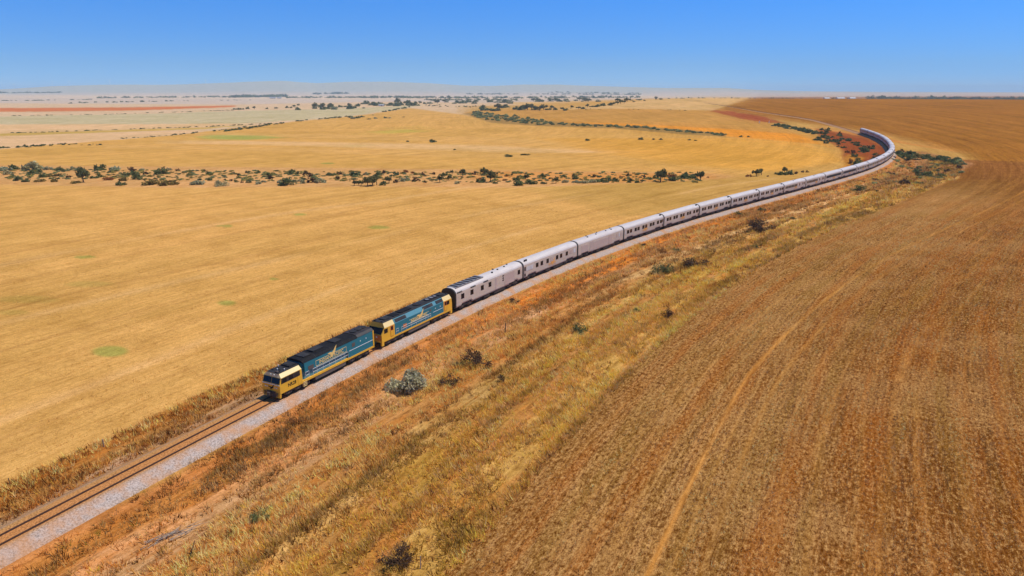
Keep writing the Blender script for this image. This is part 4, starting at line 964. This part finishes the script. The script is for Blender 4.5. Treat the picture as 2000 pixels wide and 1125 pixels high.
for it in STRIP.replace('\n', '').split(';'):
    a = it.split(','); px, py, wp, kd = float(a[0]), float(a[1]), float(a[2]), a[3]
    kind, word = CODE[kd]
    part = 'left part of the field scrub belt' if px < 500 else 'middle of the field scrub belt' if px < 1000 else 'right part of the field scrub belt' if px < 1400 else 'small clump between the scrub belt and the train'
    if kd == 'b':
        near_shrub(px, py, wp, 'grey', 'rounded blue green bush with a strong shadow in front of the scrub belt', .75, 700, .085, 1, 40); continue
    if kd == 'm': far_shrub(px, py, wp, kind, 'dark bare trunked tree in the ' + part, 'trees in the ' + part, 'tree', hk=1.25)
    else: far_shrub(px, py, wp, kind, '%s shrub in the %s' % (word, part), '%s shrubs in the %s' % (word, part), hk=.85 if wp > 15 else 1.0)
# single bushes in the gold field
for px, py, wp, lab in ((846,278,13,'round bush alone in the gold field, right of two tiny ones'), (797,277,6,'tiny bush alone in the gold field, left of the round bush'), (888,293,6,'tiny bush in the pale washed streak of the field'), (1148,275,8,'small bush in the gold field, leftmost of the row below the upper scrub'),
    (1252,273,9,'small round bush in the gold field below the upper scrub, largest of its row'), (1277,273,6,'small bush right beside the largest bush of the row below the upper scrub'), (1291,273,6,'third small bush of the row below the upper scrub'), (1346,274,6,'small bush near the right end of the row below the upper scrub'), (1359,275,6,'last small bush of the row below the upper scrub'), (993,306,18,'low dark patch of scrub alone in the field above the scrub belt'), (1025,303,16,'low olive patch of scrub beside the dark patch in the field'), (1447,268,7,'small bush just past the right end of the upper scrub'), (1462,268,6,'small bush on its own right of the upper scrub end')):
    far_shrub(px, py, wp, 'green' if 'olive' not in lab else 'olive', lab, None, hk=.8 if wp < 15 else .4)
# around the bend
for px, py, wp, kd, lab in ((1672,324,20,'n','tall dark bush inside the bend just in front of the train'), (1660,318,14,'r','rusty bush behind the tall dark bush inside the bend'), (1668,306,12,'n',None), (1648,289,9,'n','dark bush at the left rim of the red bank'), (1690,296,18,'n','dark green bush halfway up the red bank'), (1702,291,14,'n',None), (1712,308,16,'r','rusty bush low on the red bank nearest the train'), (1665,300,10,'t',None), (1676,312,10,'o',None), (1655,298,9,'r',None), (1625,277,10,'n',None), (1600,270,10,'n',None), (1612,262,9,'n',None), (1590,262,12,'n',None), (1580,259,13,'n',None), (1570,256,12,'n',None), (1560,253,12,'n',None), (1550,250,10,'n',None), (1540,248,9,'n',None), (1530,246,8,'n',None), (1604,254,8,'n',None), (1617,256,10,'n',None), (1640,263,8,'t',None)):
    far_shrub(px, py, wp, CODE[kd][0], lab or '%s shrub scattered on the red bank inside the bend' % CODE[kd][1], None if lab else '%s shrubs on the red bank inside the bend' % CODE[kd][1])
for px, py, wp, kd in ((1752,303,16,'n'),(1766,307,18,'n'),(1782,304,22,'n'),(1795,308,20,'o'),(1776,312,18,'n'),(1760,297,12,'t'),(1812,308,16,'n'),(1826,314,20,'n'),(1842,312,16,'n'),(1858,316,16,'n'),(1868,318,12,'n'),(1790,341,20,'n'),(1800,347,18,'n'),(1812,346,22,'n'),(1826,350,26,'n'),(1840,346,20,'n'),(1850,336,16,'t'),(1872,330,13,'t'),(1835,333,12,'t'),(1768,360,20,'t'),(1790,360,18,'n'),(1782,354,12,'r'),(1708,354,13,'t'),(1712,375,9,'t'),(1738,342,14,'t'),(1745,320,9,'t'),(1755,334,9,'r'),(1848,322,9,'o')):
    far_shrub(px, py, wp, CODE[kd][0], '%s bush in the scrubby hollow right of the bend' % CODE[kd][1], '%s bushes in the scrubby hollow right of the bend' % CODE[kd][1], hk=.75)
# trees on the plain
def trees(items, where, kinds='m', hk=1.0):
    for px, py, wp in items:
        kind = CODE[prr.choice(kinds)][0]
        far_shrub(px, py, wp, kind, 'dark tree standing ' + where, 'trees standing ' + where, 'tree', name='tree', hk=hk)
trees([(941,213,14),(948,216,15),(956,215,13),(966,217,18),(972,213,14),(980,211,15),(988,210,13)], 'in the left clump at the head of the upper scrub', 'nm', .85)
trees([(1008,214,12),(1016,215,16),(1024,213,14),(1030,215,15),(1038,214,14),(1046,215,15),(1054,216,13),(1062,215,14),(1070,215,11),(1078,213,10),(1085,215,9),(1098,215,8),(1105,216,10),(1115,212,9),(1130,213,8),(1139,213,8)], 'in the middle clump beyond the upper scrub', 'nm', .9)
trees([(1148,210,7),(1154,209,6),(1162,209,9),(1167,209,9),(1178,207,10),(1191,206,9),(1197,206,8),(1206,204,9),(1212,203,9),(1219,202,7),(1238,200,5),(1280,194,7),(1291,194,7),(1259,197,4)], 'in the loose row climbing the golden rise', 'nm', 1.0)
trees([(460,214,7),(467,214,6),(473,214,7),(483,213,7),(497,213,6),(521,213,5),(540,212,7),(560,211,6),(568,211,5),(575,210,6),(583,206,5)], 'along the far edge of the pale green field', 'mn', 1.1)
trees([(prr.uniform(612, 700), prr.uniform(208, 213.5), prr.uniform(8, 13)) for _ in range(20)] + [(prr.uniform(700, 812), prr.uniform(202.5, 207.5), prr.uniform(8, 13)) for _ in range(34)] + [(582,215,10), (632,214,12), (655,214,13), (682,213,11), (710,212,7), (820,203,7), (830,203,7)], 'around the white farmhouse', 'nmng', .95)
trees([(683,230,9),(690,232,14),(698,231,12),(706,229,10),(720,233,7),(733,232,7),(753,231,6),(761,231,7),(788,229,4),(729,225,4)], 'where two hedges meet left of the gold field', 'nng', .8)
trees([(prr.uniform(835, 1000), prr.uniform(199, 203), prr.uniform(7, 12)) for _ in range(30)] + [(prr.uniform(1035, 1235), prr.uniform(196, 199), prr.uniform(7, 11)) for _ in range(34)], 'in the long far tree line on the plain', 'nmg', .8)

# far hedges and woods that read as one mass
def far_mass(name, rows):
    VV, FF, TT_, off = [], [], [], 0
    for pts, cnt, (w0, w1), kind, jit, hk, D in rows:
        pts = np.array(pts, float)
        for _ in range(int(cnt * (1.5 if name == 'far_woodland' else 1))):
            px = prr.uniform(pts[0, 0], pts[-1, 0]); py = float(np.interp(px, pts[:, 0], pts[:, 1])) + prr.uniform(-jit, jit)
            if D:
                dd = prr.uniform(*D); a = math.atan((px - 1000) / FPX); x, y = dd * math.sin(a), dd * math.cos(a); z = float(h_base(np.array([x]), np.array([y]))[0])
            else: x, y, z = place(px, py)
            k = prr.uniform(w0, w1) * (1.2 if name == 'far_woodland' else 1) * depth_at(x, y, z) / FPX / 2; _, V, F, T = far_proto(kind, prr.randrange(4))
            if name == 'far_woodland': V, F, T = V[:320], F[:80], T[:320]; V = V
            a = prr.uniform(0, 6.28); R2 = np.array([[math.cos(a), -math.sin(a)], [math.sin(a), math.cos(a)]])
            q = V.copy(); q[:, :2] = q[:, :2] @ R2.T; q = q * np.array([k, k, k * hk]) + np.array([x, y, z - .1])
            VV.append(q); FF.append(F + off); tn = {'green': (1, 1, 1), 'grey': (1.9, 1.75, 1.9), 'olive': (2.3, 1.7, 1.2)}[kind] if name == 'low_scrub' else (1, 1, 1); TT_.append(T * prr.uniform(.6, 1.4) * np.array(tn)); off += len(V)
    o = link(bpy.data.objects.new(name, np_mesh(name, np.concatenate(VV), np.concatenate(FF), [FOL['green']], attrs={'Tint': ('FLOAT_COLOR', np.concatenate(TT_))})))
    return tag(o, kind='stuff')
far_mass('low_scrub', [([(0,340),(500,344),(1000,347),(1370,347)], 430, (6,13), k_, 10, .8, None) for k_ in ('grey', 'olive')] + [([(1590,262),(1650,280),(1725,312)], 46, (8,15), 'green', 12, .8, None), ([(1700,345),(1790,340),(1885,325)], 60, (9,18), 'grey', 16, .7, None), ([(1752,305),(1800,306),(1870,317)], 60, (9,17), 'green', 6, .7, None), ([(1510,244),(1600,262)], 40, (8,13), 'green', 2.5, .8, None)] + [([(905,223),(960,230),(1020,236),(1100,243),(1250,249.5),(1418,264.5)], 60, (7,13), 'grey', 1.6, .9, None),
 ([(925,224),(960,229),(1010,234),(1060,240)], 90, (8,13), 'grey', 6, .9, None), ([(1060,242),(1250,249.5),(1418,264.5)], 70, (7,12), 'grey', 1.5, .9, None)])
far_mass('far_hedgerow', [
 ([(-150,294),(0,289.5),(60,286),(116,282.5)], 60, (7,11), 'green', 1.4, .8, None), ([(122,282),(200,283)], 16, (4,8), 'green', 1.5, .7, None),
 ([(228,271),(300,267),(345,263)], 16, (4,7), 'green', .8, .6, None), ([(338,263.5),(400,258.5),(470,250),(490,246)], 26, (4,8), 'green', .8, .7, None), ([(440,256),(490,250),(528,243)], 40, (6,10), 'green', 1.2, .8, None),
 ([(528,243.5),(600,235),(690,227)], 40, (5,8), 'green', .6, .75, None), ([(740,220),(770,215),(800,210)], 26, (5,8), 'green', .8, .8, None),
 ([(20,260),(90,258),(200,254),(390,248)], 62, (4,8), 'green', .5, .5, None), ([(390,248.5),(450,245),(520,242)], 24, (4,7), 'green', .4, .6, None),
 ([(20,226),(120,225),(230,223),(300,220),(390,218)], 48, (3.5,7), 'green', .4, .4, None), ([(395,217),(470,215)], 18, (4,7), 'green', .4, .45, None),
 ([(130,202),(200,200),(345,197.5)], 26, (4,8), 'green', .5, .7, None), ([(345,197.5),(500,195)], 12, (3,5), 'green', .4, .5, None),
 ([(0,197),(60,196.5),(180,194.5)], 30, (4,8), 'green', .4, .5, None), ([(830,206),(950,210)], 30, (3,6), 'green', 1.5, .7, None), ([(1130,213.5),(1250,214),(1350,216)], 14, (3,5), 'green', .4, .6, None),
 ([(1230,196),(1300,194)], 8, (4,7), 'green', .5, .8, None)])
far_mass('far_woodland', [
 ([(190,191.5),(300,190.5),(560,189)], 90, (4,9), 'green', .8, .7, None), ([(450,190),(560,188.5)], 90, (5,10), 'green', 1.0, 1.0, None), ([(560,191),(850,190)], 120, (4,9), 'green', 1.0, .7, None), ([(610,184.5),(680,183)], 30, (4,8), 'green', .6, 1.0, None),
 ([(700,191),(1000,191.5),(1250,190.5)], 150, (5,10), 'green', 1.2, .8, None), ([(830,196),(1010,196)], 50, (5,9), 'green', 1.5, .8, None),
 ([(900,184),(1150,184.5),(1250,185)], 60, (4,9), 'green', .6, .6, None), ([(1070,181),(1250,183)], 30, (4,8), 'green', .5, .7, None),
 ([(1290,0),(1700,0)], 60, (4,8), 'green', 0, .8, (3600, 4600)), ([(1670,0),(2150,0)], 300, (8,14), 'green', 0, 1.0, (3300, 4700)), ([(1480,0),(1530,0)], 24, (6,9), 'green', 0, .8, (3500, 4200)), ([(-100,182),(120,181)], 60, (5,10), 'green', .6, .5, None)])

# ------------------------------------------------------------------ small things
WOOD = paint('weathered_post_wood', (.34, .26, .18), .9, dirt=.5, scale=4, spec=.1); POSTDARK = paint('dark_post', (.05, .035, .028), .8, dirt=.3, scale=4)
def post(px, py, h, mat, name, label, cat, r=.06, lean=(0, 0)):
    x, y, z = place(px, py); R = empty(name, (x, y, z))
    m = MB(); m.tube((0, 0, -.3), (lean[0], lean[1], h), r, r * .85, 8); m.build('shaft', mat, R)
    c = MB(); c.tube((lean[0], lean[1], h), (lean[0] * 1.04, lean[1] * 1.04, h + .05), r * 1.05, r * .6, 8); c.build('cap', mat, R)
    return tag(R, label, cat)
post(203, 873, 1.0, WOOD, 'fence_post', 'pale wooden fence post in the grass left of the track', 'post', .09)
post(20, 950, .95, POSTDARK, 'fence_post', 'dark thin fence post by the left edge, nearest the camera', 'post', .05)
post(347, 805, .8, POSTDARK, 'fence_post', 'short dark post in brown grass, closest to the leading locomotive', 'post', .05, (.08, 0))
post(986, 652, 2.2, POSTDARK, 'dead_tree', 'blackened dead trunk standing on the orange bank beside the power van', 'dead tree', .10, (.15, .1))
post(821, 1112, 1.3, DEADWOOD, 'dead_branch', 'bleached dead stick standing at the bottom, right of the big bare bush', 'branch', .05, (.06, .05))
post(366, 1094, 1.9, POSTDARK, 'dead_branch', 'thin black dead branch leaning over the grass at the lower left', 'branch', .04, (.75, .35))
for px, py, lab in ((1483, 240.5, 'white marker post by the track at the red cutting, left of two'), (1502, 240.5, 'white marker post by the track at the red cutting, right of two')):
    post(px, py, 2.4, M['white'], 'marker_post', lab, 'post', .45)
x, y, z = place(330, 1048); R = empty('branch_pile', (x, y, z), .75)
for k in range(34):
    a = prr.gauss(0, .28); L = prr.uniform(.8, 2.2); cx, cy = prr.gauss(0, 1.0), prr.gauss(0, .35)
    mb = MB(); zz = prr.uniform(.05, .45); mb.tube((cx - L / 2 * math.cos(a), cy - L / 2 * math.sin(a), zz), (cx + L / 2 * math.cos(a), cy + L / 2 * math.sin(a), zz + prr.uniform(-.05, .3)), .04, .012, 5); mb.build('branch', DEADWOOD, R)
tag(R, 'heap of bleached fallen branches in the grass at the lower left', 'branch pile')
IRON = paint('pale_roof_iron', (.42, .42, .42), .5, .1, dirt=.2); WALL = paint('cream_shed_wall', (.55, .52, .47), .8, dirt=.2)
def shed(px, py, L, W, Hh, label, rz=.2, D=None):
    if D: a = math.atan((px - 1000) / FPX); x, y = D * math.sin(a), D * math.cos(a); z = float(h_base(np.array([x]), np.array([y]))[0])
    else: x, y, z = place(px, py)
    R = empty('farm_shed', (x, y, z), rz); m = MB(); m.box(-L / 2, L / 2, -W / 2, W / 2, -.3, Hh); m.build('wall', WALL, R)
    m = MB(); m.loft([[(-L / 2 - .4, -W / 2 - .5, Hh), (-L / 2 - .4, 0, Hh + W * .25), (-L / 2 - .4, W / 2 + .5, Hh)], [(L / 2 + .4, -W / 2 - .5, Hh), (L / 2 + .4, 0, Hh + W * .25), (L / 2 + .4, W / 2 + .5, Hh)]]); m.build('roof', IRON, R)
    m = MB(); m.box(-1.5, 1.5, -W / 2 - .05, -W / 2 - .01, 0, Hh * .75); m.build('door', POSTDARK, R); return tag(R, label, 'farm building')
shed(745, 207.5, 16, 9, 3.2, 'white roofed farmhouse among the dark trees on the plain')
shed(763, 205.5, 11, 7, 2.8, 'small pale shed right of the white roofed farmhouse', -.3)
shed(533, 192.5, 34, 16, 5, 'long pale shed in front of the far wood, left of two', .1)
shed(546, 192.3, 26, 14, 5, 'shorter pale shed in front of the far wood, right of two', .1)
for i, (px, L) in enumerate(((1592, 26), (1618, 38), (1640, 30))): shed(px, 0, L, 24, 7, ('leftmost', 'middle', 'rightmost')[i] + ' white shed beyond the crest of the brown field', .05, 3900 + 60 * i)
TURB = paint('turbine_white', (.8, .8, .8), .5, dirt=.02)
for i, (px, lab) in enumerate(((68, 'faint white wind turbine on the far ridge, leftmost'), (140, 'faint white wind turbine on the far ridge, second from the left'), (171, 'faint white wind turbine on the far ridge, third from the left'), (248, 'faint white wind turbine on the far ridge, fourth from the left'), (427, 'faint white wind turbine on the far ridge, left of the rightmost'), (460, 'faint white wind turbine on the far ridge, rightmost'))):
    a = math.atan((px - 1000) / FPX); D = 9800; x, y = D * math.sin(a), D * math.cos(a); z = float(h_base(np.array([x]), np.array([y]))[0])
    R = empty('wind_turbine', (x, y, z), -a); m = MB(); m.tube((0, 0, -2), (0, 0, 50), 1.7, 1.0, 10); m.build('tower', TURB, R); tag(R, lab, 'wind turbine')
    m = MB(); m.box(-1.5, 1.5, -3, 3.5, 49.5, 52.5); m.build('nacelle', TURB, R)
    for k in range(3):
        t = 2 * math.pi * k / 3 + i; m = MB(); m.tube((0, -3.6, 51), (25 * math.sin(t), -3.6, 51 + 25 * math.cos(t)), 1.0, .3, 6); m.build('blade', TURB, R)

# ------------------------------------------------------------------ light, sky, air
EL, AZ = math.radians(60), math.radians(75)
sv = Vector((math.sin(AZ) * math.cos(EL), math.cos(AZ) * math.cos(EL), math.sin(EL)))
sl = bpy.data.lights.new('sun', 'SUN'); sl.energy = 4.1; sl.angle = math.radians(.53); sl.color = (1.0, .95, .87)
so = bpy.data.objects.new('sun', sl); COL.objects.link(so); so.rotation_euler = (-sv).to_track_quat('-Z', 'Y').to_euler(); so.location = (0, 0, 300)
w = bpy.data.worlds.new('World'); sc.world = w; w.use_nodes = True
nt = w.node_tree; bg = nt.nodes['Background']
sky = nt.nodes.new('ShaderNodeTexSky'); sky.sky_type = 'NISHITA'; sky.sun_disc = False
sky.sun_elevation = EL; sky.sun_rotation = AZ; sky.altitude = 0; sky.air_density = .6; sky.dust_density = 0; sky.ozone_density = 6
geo = nt.nodes.new('ShaderNodeTexCoord'); sp = nt.nodes.new('ShaderNodeSeparateXYZ'); nt.links.new(geo.outputs['Generated'], sp.inputs[0])
tint = mixc(nt, ramp(nt, sp.outputs[2], 0.0, .035), (.30, .74, 1.30), mixc(nt, ramp(nt, sp.outputs[2], 0.03, .12), (.42, .74, 1.12), (.32, .94, 1.56)))     # the clear, saturated blue of that day, by elevation
nt.links.new(mixc(nt, 1.0, sky.outputs[0], tint, 'MULTIPLY'), bg.inputs['Color']); bg.inputs['Strength'].default_value = .10
sc.view_settings.view_transform = 'Standard'; sc.view_settings.look = 'None'; sc.view_settings.exposure = 0; sc.view_settings.gamma = 1
hz = MB(); hz.box(-27000, 27000, -27000, 27000, -60, 240)
hm = bpy.data.materials.new('haze_air'); hm.use_nodes = True; nt = hm.node_tree; nt.nodes.clear()
out = nt.nodes.new('ShaderNodeOutputMaterial'); pv = nt.nodes.new('ShaderNodeVolumePrincipled')
pv.inputs['Color'].default_value = (.58, .82, 1.0, 1); pv.inputs['Density'].default_value = 7e-5; pv.inputs['Anisotropy'].default_value = 0
nt.links.new(pv.outputs[0], out.inputs['Volume'])
ho = hz.build('haze', hm); tag(ho, kind='stuff')
sc.cycles.volume_bounces = 2
